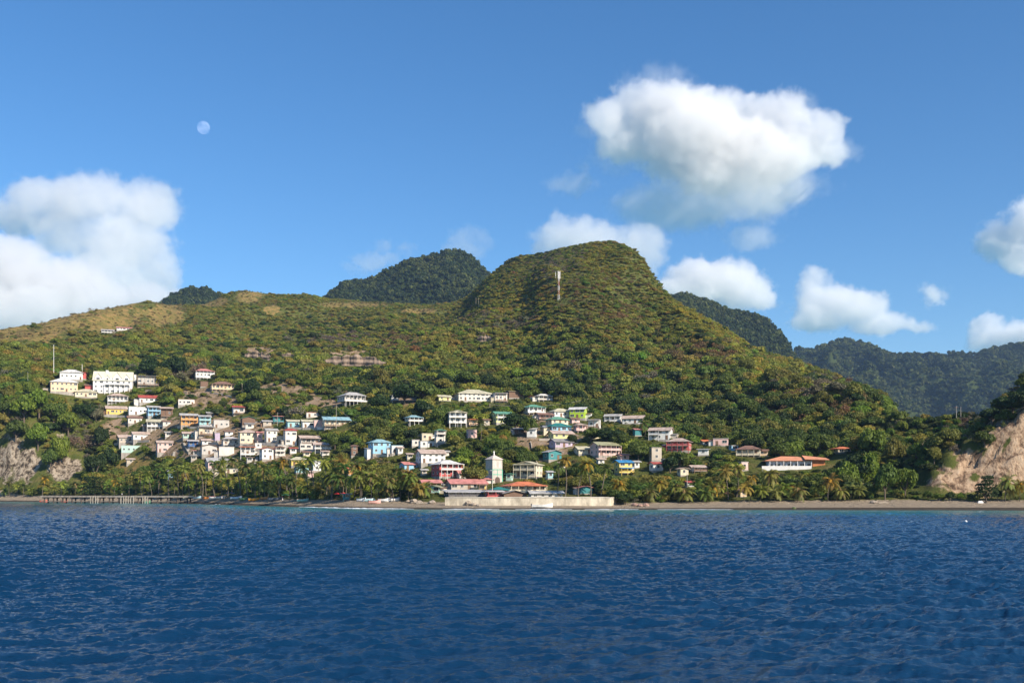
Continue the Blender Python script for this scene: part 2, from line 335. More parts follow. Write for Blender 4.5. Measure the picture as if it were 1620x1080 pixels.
def crown(seed, nl=6, leaves=420, size=0.13, h=0.8, spread=0.62, core=True, cz=0.75, gappy=0.0, layers=0):
    """crown about 1 wide (radius): lobes of leaf clumps around a darkish inside"""
    r = np.random.RandomState(seed); L = []
    for i in range(nl):
        a = 6.283 * (i + r.rand() * 0.7) / nl; rr = spread * (0.55 + 0.5 * r.rand()) if i else 0
        z = cz + h * (0.45 * r.rand() - 0.12) if i else cz + 0.3 * h
        if layers: z = cz + h * (0.9 * (i % layers) / layers - .3); rr = spread * (1.1 - 0.6 * (i % layers) / layers)
        q = 0.34 + 0.24 * r.rand()
        L.append((np.array([rr * math.cos(a), rr * math.sin(a), z]), np.array([q, q, q * (0.7 + 0.2 * r.rand()) * (0.35 if layers else 1)])))
    P, N = [], []
    for c, s in L:
        k = leaves // nl; d = r.normal(size=(k, 3)); d /= np.linalg.norm(d, axis=1, keepdims=True)
        d[:, 2] = np.where(d[:, 2] < -0.45, -d[:, 2], d[:, 2])
        rad = (0.78 + 0.3 * r.rand(k))[:, None] + 0.12 * r.normal(size=(k, 1)) * gappy
        P.append(c + d * s * rad); N.append(d)
    P = np.concatenate(P); N = np.concatenate(N)
    co, fa = leaf_quads(r, P, N, size)
    var = np.repeat(np.clip(0.5 + 0.22 * r.normal(size=len(P)) + 0.25 * np.sin(7 * P[:, 0] + seed) * np.sin(6 * P[:, 1]), 0, 1), 4)
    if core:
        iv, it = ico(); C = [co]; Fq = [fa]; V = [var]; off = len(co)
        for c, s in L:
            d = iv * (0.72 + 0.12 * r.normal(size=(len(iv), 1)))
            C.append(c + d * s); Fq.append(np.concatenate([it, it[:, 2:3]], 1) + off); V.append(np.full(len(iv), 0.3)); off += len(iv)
        co = np.concatenate(C); var = np.concatenate(V)
        tri = np.concatenate(Fq[1:])[:, :3]
        me = bpy.data.meshes.new('crown')
        me.from_pydata(co.tolist(), [], fa.tolist() + tri.tolist())
    else:
        me = np_mesh('crown', co, fa)
    add_attr(me, 'leafvar', var); return me

# template crowns for the woods; the collection is never linked, the woods instance from it
TPL = bpy.data.collections.new('wood_crowns')
def tpl(i, me):
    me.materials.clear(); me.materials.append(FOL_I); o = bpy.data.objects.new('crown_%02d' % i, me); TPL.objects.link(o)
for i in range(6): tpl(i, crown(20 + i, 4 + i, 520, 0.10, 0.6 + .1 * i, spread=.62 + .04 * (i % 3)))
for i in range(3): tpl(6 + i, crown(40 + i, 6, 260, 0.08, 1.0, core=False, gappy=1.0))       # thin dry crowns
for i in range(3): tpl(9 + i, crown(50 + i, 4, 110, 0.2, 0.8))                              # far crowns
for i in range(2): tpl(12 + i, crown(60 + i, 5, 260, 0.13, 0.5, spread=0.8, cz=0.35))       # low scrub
def gn_wood(name, pos, scale, sz, rot, idx, tint, label):
    me = bpy.data.meshes.new(name); me.vertices.add(len(pos)); me.vertices.foreach_set('co', np.asarray(pos, np.float32).ravel())
    add_attr(me, 'w', scale); add_attr(me, 'hz', sz); add_attr(me, 'rot', rot)
    a = me.attributes.new('idx', 'INT', 'POINT'); a.data.foreach_set('value', np.asarray(idx, np.int32))
    a = me.attributes.new('tint', 'FLOAT_COLOR', 'POINT'); a.data.foreach_set('color', np.concatenate([tint, np.ones((len(tint), 1))], 1).astype(np.float32).ravel())
    o = link(name, me)
    g = bpy.data.node_groups.new('scatter_' + name, 'GeometryNodeTree')
    g.interface.new_socket('Geometry', in_out='INPUT', socket_type='NodeSocketGeometry'); g.interface.new_socket('Geometry', in_out='OUTPUT', socket_type='NodeSocketGeometry')
    N = g.nodes; Lk = g.links
    gi = N.new('NodeGroupInput'); go = N.new('NodeGroupOutput')
    m2p = N.new('GeometryNodeMeshToPoints'); m2p.inputs['Radius'].default_value = 0.01
    iop = N.new('GeometryNodeInstanceOnPoints'); ci = N.new('GeometryNodeCollectionInfo')
    ci.inputs['Collection'].default_value = TPL; ci.inputs['Separate Children'].default_value = True; ci.inputs['Reset Children'].default_value = True
    def na(nm, t):
        q = N.new('GeometryNodeInputNamedAttribute'); q.data_type = t; q.inputs['Name'].default_value = nm; return q.outputs['Attribute']
    Lk.new(gi.outputs[0], m2p.inputs[0]); Lk.new(m2p.outputs[0], iop.inputs['Points']); Lk.new(ci.outputs[0], iop.inputs['Instance'])
    iop.inputs['Pick Instance'].default_value = True; Lk.new(na('idx', 'INT'), iop.inputs['Instance Index'])
    cb = N.new('ShaderNodeCombineXYZ'); w = na('w', 'FLOAT'); Lk.new(w, cb.inputs[0]); Lk.new(w, cb.inputs[1]); Lk.new(na('hz', 'FLOAT'), cb.inputs[2]); Lk.new(cb.outputs[0], iop.inputs['Scale'])
    c2 = N.new('ShaderNodeCombineXYZ'); Lk.new(na('rot', 'FLOAT'), c2.inputs[2]); Lk.new(c2.outputs[0], iop.inputs['Rotation'])
    Lk.new(iop.outputs[0], go.inputs[0])
    md = o.modifiers.new('scatter', 'NODES'); md.node_group = g
    prop(o, kind='stuff', label=label)
    return o

# ------------------------------------------------------------------ where trees stand
RS = np.random.RandomState(5)
# visibility: the highest line of sight so far along each column
ANG = (HG - CAM_H) / YY
VIS = ANG - np.maximum.accumulate(ANG, 0)          # 0 where seen, negative where hidden
def vis(x, y):
    u = x / y; ci = np.clip(np.round((u - UG[0]) / 0.0025).astype(int), 0, len(UG) - 1); ri = np.round(rowidx(y)).astype(int)
    return VIS[ri, ci] * y                         # metres below the line of sight
def project(x, y, z): return x / y * F + 810, HZ - (z - CAM_H) * F / y
OLIVE, MID, DARK = np.array([.25, .235, .042]), np.array([.14, .172, .026]), np.array([.045, .070, .016])
YEL, RUST, GREY = np.array([.29, .255, .035]), np.array([.20, .135, .055]), np.array([.185, .155, .095])
LIME = np.array([.15, .195, .022])
def tints(x, y, px, py):
    k = len(x)
    a = fbm(x / 70 + 9, y / 70, 4); c2 = fbm(x / 26 + 31, y / 26 + 4, 3); r = RS.rand(k)
    w = {}
    up = np.clip((620 - py) / 130, 0, 1)                                  # dryer higher up
    low = 1 - up
    lump = lambda L: cover(L, px, py)
    wt = np.stack([
        0.7 + 1.5 * up + 0.8 * np.clip(a, 0, 1),                           # olive
        0.7 + 0.7 * low,                                                  # mid
        0.16 + 1.2 * np.clip(-a - 0.1, 0, 1) + 0.35 * low + 3 * lump([(830, 408, 45, 16), (1010, 470, 40, 14), (250, 580, 60, 20), (640, 610, 90, 18), (560, 520, 80, 14), (420, 585, 60, 20)]),                  # dark
        0.05 + 7 * lump([(1150, 515, 75, 30), (1100, 500, 40, 20), (960, 410, 40, 20), (830, 470, 60, 25), (1240, 600, 50, 20)]),   # yellow
        0.04 + 4.5 * lump([(1115, 560, 50, 22), (1225, 640, 30, 26), (1260, 655, 30, 22), (980, 480, 40, 40), (900, 480, 50, 30), (640, 545, 30, 16), (1330, 640, 30, 20)]) + 0.12 * np.clip(c2, 0, 1) * up,  # rust
        0.06 + 4 * lump([(790, 510, 60, 18), (1010, 610, 50, 20), (880, 425, 50, 25), (1290, 615, 40, 25), (1550, 700, 70, 28), (1495, 740, 25, 30), (120, 700, 40, 30), (520, 535, 60, 15), (230, 590, 20, 10), (300, 600, 30, 12)]) + 0.35 * np.clip(-c2, 0, 1) * up,   # grey
        0.12 + 0.9 * lump([(500, 600, 80, 12), (1030, 580, 50, 40), (820, 600, 120, 30), (60, 640, 50, 30), (340, 560, 60, 15), (960, 600, 60, 30)]),                         # lime
    ], 1)
    cw = np.cumsum(wt, 1); cw /= cw[:, -1:]
    # colour follows patches: mix a patch random value with a per tree one
    rr = np.where(RS.rand(k) < 0.55, np.clip(0.5 + 0.9 * fbm(x / 15 + 3, y / 15, 2), 0, .999), r)
    ix = (rr[:, None] > cw).sum(1).clip(0, 6)
    P = np.array([OLIVE, MID, DARK, YEL, RUST, GREY, LIME])[ix]
    P = P * (0.78 + 0.44 * RS.rand(k, 1)) * (1 + 0.1 * RS.randn(k, 3))
    return np.clip(P, 0.008, 0.5), ix
# houses register the photo area they must show, so that nothing is planted in front of them
MASK = np.zeros((1080, 1620), np.float32)       # distance of the thing to keep visible; 0 = free
FOOT = []          # (x, y, radius) of buildings: nothing grows inside them
def clear(x, y):
    k = np.ones(len(x), bool)
    for a, b_, r_ in FOOT: k &= (x - a) ** 2 + (y - b_) ** 2 > r_ * r_
    return k
def keep(x0, y0, x1, y1, d):
    x0, x1, y0, y1 = [int(max(0, v)) for v in (x0, x1, y0, y1)]
    MASK[y0:y1, x0:x1] = np.maximum(MASK[y0:y1, x0:x1], d)
def hides(px, top, base, hw, d, tol=0.07):
    """True where a crown would stand in front of something to keep"""
    out = np.zeros(len(px), bool)
    for i in range(len(px)):
        a, b_, c0, c1 = int(px[i] - hw[i]), int(px[i] + hw[i]) + 1, int(top[i]), int(base[i]) + 1
        if b_ <= 0 or a >= 1620 or c1 <= 0: continue
        q = MASK[max(0, c0):max(1, c1), max(0, a):b_]
        if q.size and (q > d[i] - 2).mean() > tol: out[i] = True
    return out
# ------------------------------------------------------------------ building kit
class MB:
    """collects solid pieces and links them as ONE mesh"""
    def __init__(s): s.v = []; s.f = []
    def poly(s, pts, faces):
        o = len(s.v); s.v += [tuple(p) for p in pts]; s.f += [tuple(i + o for i in f) for f in faces]
    def box(s, x0, x1, y0, y1, z0, z1):
        s.poly([(x0, y0, z0), (x1, y0, z0), (x1, y1, z0), (x0, y1, z0), (x0, y0, z1), (x1, y0, z1), (x1, y1, z1), (x0, y1, z1)],
               [(3, 2, 1, 0), (4, 5, 6, 7), (0, 1, 5, 4), (1, 2, 6, 5), (2, 3, 7, 6), (3, 0, 4, 7)])
    def tube(s, a, b, r0, r1=None, k=6):
        r1 = r0 if r1 is None else r1; a = Vector(a); b = Vector(b); d = (b - a).normalized()
        p = d.orthogonal().normalized(); q = d.cross(p); P = []
        for c, r in ((a, r0), (b, r1)):
            for i in range(k): t = 6.2832 * i / k; P.append(c + (p * math.cos(t) + q * math.sin(t)) * r)
        s.poly(P, [(i, (i + 1) % k, k + (i + 1) % k, k + i) for i in range(k)] + [tuple(range(k))[::-1], tuple(range(k, 2 * k))])
    def slab(s, pts, t):
        """a flat or sloping sheet with thickness t downwards"""
        k = len(pts); P = [Vector(p) for p in pts]; Q = [p - Vector((0, 0, t)) for p in P]
        s.poly(P + Q, [tuple(range(k)), tuple(range(2 * k - 1, k - 1, -1))] + [((i + 1) % k, i, k + i, k + (i + 1) % k) for i in range(k)])
    def mesh(s, name):
        me = bpy.data.meshes.new(name); me.from_pydata(s.v, [], s.f); me.update(); return me
    def build(s, name, mat, parent=None, **k): return link(name, s.mesh(name), mat, parent, **k)
WALLC = dict(W=(.80, .78, .73), C=(.74, .64, .46), P=(.76, .50, .45), Y=(.78, .56, .15), O=(.72, .36, .12), B=(.30, .55, .72), D=(.06, .14, .32), T=(.06, .25, .26),
             M=(.48, .70, .58), G=(.56, .52, .47), L=(.42, .60, .04), V=(.52, .42, .52), R=(.52, .11, .10), N=(.20, .12, .08), S=(.52, .45, .36), A=(.36, .60, .62), K=(.14, .13, .13), F=(.78, .58, .38), Z=(.72, .70, .32), X=(.74, .68, .60))
ROOFC = dict(g=(.50, .48, .45), r=(.44, .085, .06), o=(.66, .20, .08), w=(.72, .70, .66), b=(.05, .26, .52), t=(.03, .20, .18), e=(.13, .33, .22), p=(.55, .42, .34), n=(.27, .15, .10),
             c=(.60, .55, .38), a=(.30, .50, .56), s=(.30, .28, .26), k=(.62, .25, .21), l=(.56, .52, .50), y=(.36, .35, .20))
GLASS = new_mat('window_glass'); g_ = GLASS[3]; g_.inputs['Base Color'].default_value = (.025, .03, .035, 1); g_.inputs['Roughness'].default_value = .08; GLASS = GLASS[0]
FRAMEM = paint((.72, .70, .66), .6, .1, key='_frame'); WOODM = paint((.22, .13, .08), .8, .3, key='_wood'); CONC = paint((.40, .36, .31), .95, .45, .4, key='_concrete')
WHITEM = paint((.78, .76, .72), .7, .12, .5, key='_white'); METAL = paint((.45, .45, .45), .5, .2, key='_metal')
def win_meshes(w, h):
    f = MB(); t = .07
    f.box(-w / 2, w / 2, -.07, 0, 0, t); f.box(-w / 2, w / 2, -.07, 0, h - t, h); f.box(-w / 2, -w / 2 + t, -.07, 0, t, h - t); f.box(w / 2 - t, w / 2, -.07, 0, t, h - t)
    f.box(-.03, .03, -.05, 0, t, h - t); f.box(-w / 2 - .08, w / 2 + .08, -.16, -.075, -.07, 0)
    p = MB(); p.box(-w / 2 + t, w / 2 - t, -.025, -.004, t, h - t)
    a, b = f.mesh('window'), p.mesh('pane'); a.materials.append(FRAMEM); b.materials.append(GLASS); return a, b
WIN = {'s': win_meshes(1.25, 1.3), 'w': win_meshes(2.3, 1.35)}
def door_mesh():
    f = MB(); f.box(-.5, .5, -.05, 0, 0, 2.05); f.box(-.6, -.5, -.08, 0, 0, 2.15); f.box(.5, .6, -.08, 0, 0, 2.15); f.box(-.5, .5, -.08, 0, 2.05, 2.15)
    me = f.mesh('door'); me.materials.append(WOODM); return me
DOOR = door_mesh()
def window(root, x, y, z, face, kind='s'):
    a, b = WIN[kind]; o = link('window', a, None, root, (x, y, z), face); link('pane', b, None, o)
    return o
def roof_mesh(mb, kind, w, d, z, rh, ov=.55):
    x0, x1, y0, y1 = -w / 2 - ov, w / 2 + ov, -ov, d + ov; t = .14; zl = z - rh * .12
    if kind == 'hip':
        k = min(w, d) / 2 * .95; my = (y0 + y1) / 2
        if w >= d: r0, r1 = (x0 + k + ov, my), (x1 - k - ov, my)
        else: r0, r1 = (0, y0 + k + ov), (0, y1 - k - ov)
        A, B, C, D = (x0, y0, zl), (x1, y0, zl), (x1, y1, zl), (x0, y1, zl); E = (*r0, z + rh); G = (*r1, z + rh)
        P = [A, B, C, D, E, G]; Q = [(p[0], p[1], p[2] - t) for p in P[:4]]
        Fc = ([(0, 1, 5, 4), (1, 2, 5), (2, 3, 4, 5), (3, 0, 4)] if w >= d else [(0, 1, 4), (1, 2, 5, 4), (2, 3, 5), (3, 0, 4, 5)])
        mb.poly(P + Q, Fc + [(9, 8, 7, 6), (0, 6, 7, 1), (1, 7, 8, 2), (2, 8, 9, 3), (3, 9, 6, 0)])
    elif kind == 'gab':            # ridge along the front, gables at the sides
        my = d / 2
        mb.slab([(x0, y0, zl), (x1, y0, zl), (x1, my, z + rh), (x0, my, z + rh)], t); mb.slab([(x0, my, z + rh), (x1, my, z + rh), (x1, y1, zl), (x0, y1, zl)], t)
    elif kind == 'gaf':            # gable facing the front
        mb.slab([(x0, y1, zl), (x0, y0, zl), (0, y0, z + rh), (0, y1, z + rh)], t); mb.slab([(0, y1, z + rh), (0, y0, z + rh), (x1, y0, zl), (x1, y1, zl)], t)
    elif kind == 'she':            # single slope down to the front
        mb.slab([(x0, y0, z), (x1, y0, z), (x1, y1, z + rh), (x0, y1, z + rh)], t)
    else:                           # flat slab
        mb.box(-w / 2 - .2, w / 2 + .2, -.2, d + .2, z + .004, z + .22)
def wall_mesh(mb, kind, w, d, z0, z1, rh):
    if kind == 'gaf':
        P = [(-w / 2, 0, z0), (w / 2, 0, z0), (w / 2, 0, z1), (0, 0, z1 + rh * .9), (-w / 2, 0, z1)]
        mb.poly(P + [(p[0], d, p[2]) for p in P], [(0, 1, 2, 3, 4), (9, 8, 7, 6, 5), (1, 0, 5, 6), (2, 1, 6, 7), (3, 2, 7, 8), (4, 3, 8, 9), (0, 4, 9, 5)])
    elif kind in ('gab', 'she'):
        if kind == 'gab': pr = [(0, z0), (d, z0), (d, z1), (d / 2, z1 + rh * .9), (0, z1)]
        else: pr = [(0, z0), (d, z0), (d, z1 + rh * .9), (d * .5, z1 + rh * .45 - .02), (0, z1 - .02)]
        P = [(-w / 2, a, b) for a, b in pr]; mb.poly(P + [(w / 2, a, b) for a, b in pr], [(4, 3, 2, 1, 0), (5, 6, 7, 8, 9), (0, 1, 6, 5), (1, 2, 7, 6), (2, 3, 8, 7), (3, 4, 9, 8), (4, 0, 5, 9)])
    else: mb.box(-w / 2, w / 2, 0, d, z0, z1)
LAND = []          # landmarks for describing trees: (px, py, phrase)
HR = random.Random(11)
def house(x0, x1, yt, yb, wall, roof, kind, fl, yaw, flags, label, ref=None, name='house', cat='house', group=None):
    x0 -= 1; x1 += 1
    cx = (x0 + x1) / 2; P = hit(cx, yb, 345); s = P.y / F; Wt = (x1 - x0) * s; Ht = (yb - yt) * s; th = R(yaw)
    fd = .72 if 'd' not in flags else 1.15
    if 'q' in flags: fd = .42
    ov = .7 if kind != 'flat' else .2; yaw = yaw + (5 if yaw > 0 else 0); th = R(yaw)
    c_, s_ = math.cos(th), abs(math.sin(th)); w = max(2.4, (Wt - 2 * ov * (c_ + s_)) / (c_ + fd * s_)); d = max(2.6, w * fd)
    rh = {'hip': .36, 'gab': .36, 'gaf': .42, 'she': .16, 'flat': 0}[kind] * (min(w, d) if kind in ('hip',) else (w * .55 if kind == 'gaf' else d)) * .62
    rh = min(rh, Ht * (.42 if kind == 'gaf' else .34)); zw = max(2.0, Ht - rh - (.22 if kind == 'flat' else 0))
    # centre the seen outline on its place in the photo: shift along x so that the turned box spans x0..x1
    ex = [(px_ * math.cos(th) - py_ * math.sin(th)) for px_ in (-w / 2, w / 2) for py_ in (0, d)]
    base = Vector((P.x - (max(ex) + min(ex)) / 2, P.y + .2, P.z))
    cc_ = base + Vector((-d / 2 * math.sin(th), d / 2 * math.cos(th), 0)); FOOT.append((cc_.x, cc_.y, .6 * max(w, d) + 1.2))
    root = empty(name, base, th); prop(root, label, cat, group or 'houses of the hillside village')
    st = min(1.3, .16 * zw) if zw > 2.6 else .25
    wm = paint(WALLC[wall], .85, .24, .45); rm = paint(ROOFC[roof], .6, .45, .5)
    stl = 's' in flags
    if stl: st = min(2.4, zw * .45)
    m = MB(); wall_mesh(m, kind, w, d, st, zw, rh); m.build('wall', wm, root)
    m = MB(); roof_mesh(m, kind, w, d, zw, rh, ov + .1); m.build('roof', rm, root)
    m = MB()
    if stl:
        m.box(-w * .3, w * .45, d * .45, d - .1, -4.5, st - .003); m.build('foundation', CONC, root)
        for px_ in (-w / 2 + .2, 0, w / 2 - .2):
            q = MB(); q.box(px_ - .14, px_ + .14, .1, .38, -3, st - .003); q.build('post', CONC, root)
    else:
        m.box(-w / 2 - .12, w / 2 + .12, -.12, d - .1, -4.5, st - .003); m.build('foundation', CONC, root)
    # windows by storey
    fh = (zw - st) / fl; nf = 0
    if 'n' not in flags:
        for f_ in range(fl):
            z = st + f_ * fh + max(.5, fh * .36)
            if z + 1.25 > zw: z = zw - 1.35
            vera = ('V' in flags and f_ == fl - 1) or ('v' in flags and f_ == 0)
            n_ = max(1, int(w / 2.7))
            dk = HR.randrange(n_) if f_ == 0 and not stl else -1
            for k in range(n_):
                x = -w / 2 + w * (k + .5) / n_ + HR.uniform(-.15, .15)
                if k == dk and (f_ * fh + 2.1 < zw) and n_ > 1: link('door', DOOR, None, root, (x, -.003, st + .03))
                else: window(root, x, -.003, z, 0, 'w' if HR.random() < .3 and w / n_ > 2.6 else 's')
            ns = max(1, int(d / 3.4)); sx = -1 if yaw >= 0 else 1
            for k in range(ns): window(root, sx * (w / 2 + .003), d * (k + .5) / ns, z, -math.pi / 2 if sx < 0 else math.pi / 2)
    for lvl, key in (((fl - 1), 'V'), (0, 'v')):
        if key not in flags: continue
        z = st + lvl * fh + .06; vd = 1.7; vm_ = WHITEM if 'white railing' in label else HR.choice((WHITEM, wm, WOODM, wm))
        xa, xb = (-w / 2, w / 2)
        if 'l' in flags: xb = 0
        if 'r' in flags: xa = 0
        top = z + min(fh, 3) - .35 if not (lvl == fl - 1) else zw - .12
        q = MB(); q.box(xa, xb, -vd, -.125, z - .18, z); dk_ = q.build('veranda_deck', CONC, root)
        q = MB(); q.slab([(xa - .2, -vd - .3, top), (xb + .2, -vd - .3, top), (xb + .2, -.13, top + .35), (xa - .2, -.13, top + .35)], .1); q.build('veranda_roof', rm, root)
        q = MB(); q.box(xa + .1, xb - .1, -vd + .02, -vd + .07, z + .85, z + .95); q.box(xa + .1, xb - .1, -vd + .03, -vd + .06, z + .05, z + .62); q.build('railing', vm_, root)
        npst = max(2, int((xb - xa) / 2.6) + 1)
        for k in range(npst):
            x = xa + .12 + (xb - xa - .24) * k / (npst - 1); q = MB(); q.box(x - .09, x + .09, -vd - .09, -vd + .015, -2.5 if lvl or st else -2, top - .06); q.build('post', vm_, root)
    if name == 'house' and w > 5 and 'q' not in flags and HR.random() < .55:      # kitchen or shed built on at one end
        sd_ = 1 if HR.random() < .6 else -1; aw = w * HR.uniform(.22, .36); ah = st + min(2.5, (zw - st) * .72); y0_ = d * HR.uniform(.05, .4); q = MB()
        xa_, xb_ = (w / 2 + .004, w / 2 + aw) if sd_ > 0 else (-w / 2 - aw, -w / 2 - .004)
        q.box(xa_, xb_, y0_, d * .9, -4, ah); an = q.build('annexe', paint(WALLC[HR.choice('XGSCNW' + wall)], .9, .4, .5), root)
        q = MB(); q.slab([(xa_ - .25 * (sd_ < 0), y0_ - .5, ah + .05), (xb_ + .25 * (sd_ > 0), y0_ - .5, ah + .05), (xb_ + .25 * (sd_ > 0), d * .9 + .3, ah + .75), (xa_ - .25 * (sd_ < 0), d * .9 + .3, ah + .75)], .1); q.build('annexe_roof', paint(ROOFC[HR.choice('gnpsl')], .6, .5, .5), an)
    if 't' in flags:      # water tank on the roof or beside it
        q = MB(); q.tube((w * .2, d * .6, zw + rh * .6), (w * .2, d * .6, zw + rh * .6 + 1.3), .55, k=10); q.build('water_tank', paint((.04, .04, .045), .5, .1), root)
    if 'a' in flags:
        q = MB(); q.tube((-w * .2, d * .5, zw + rh * .3), (-w * .2, d * .5, zw + rh + 2.2), .04, k=4); q.tube((-w * .2 - .5, d * .5, zw + rh + 2.0), (-w * .2 + .5, d * .5, zw + rh + 2.0), .03, k=4); q.build('aerial', METAL, root)
    kz = yb - (yb - yt) * .22
    keep(x0, yt, x1, kz, P.y)
    if ref: LAND.append((cx, (yt + yb) / 2, ref))
    return root
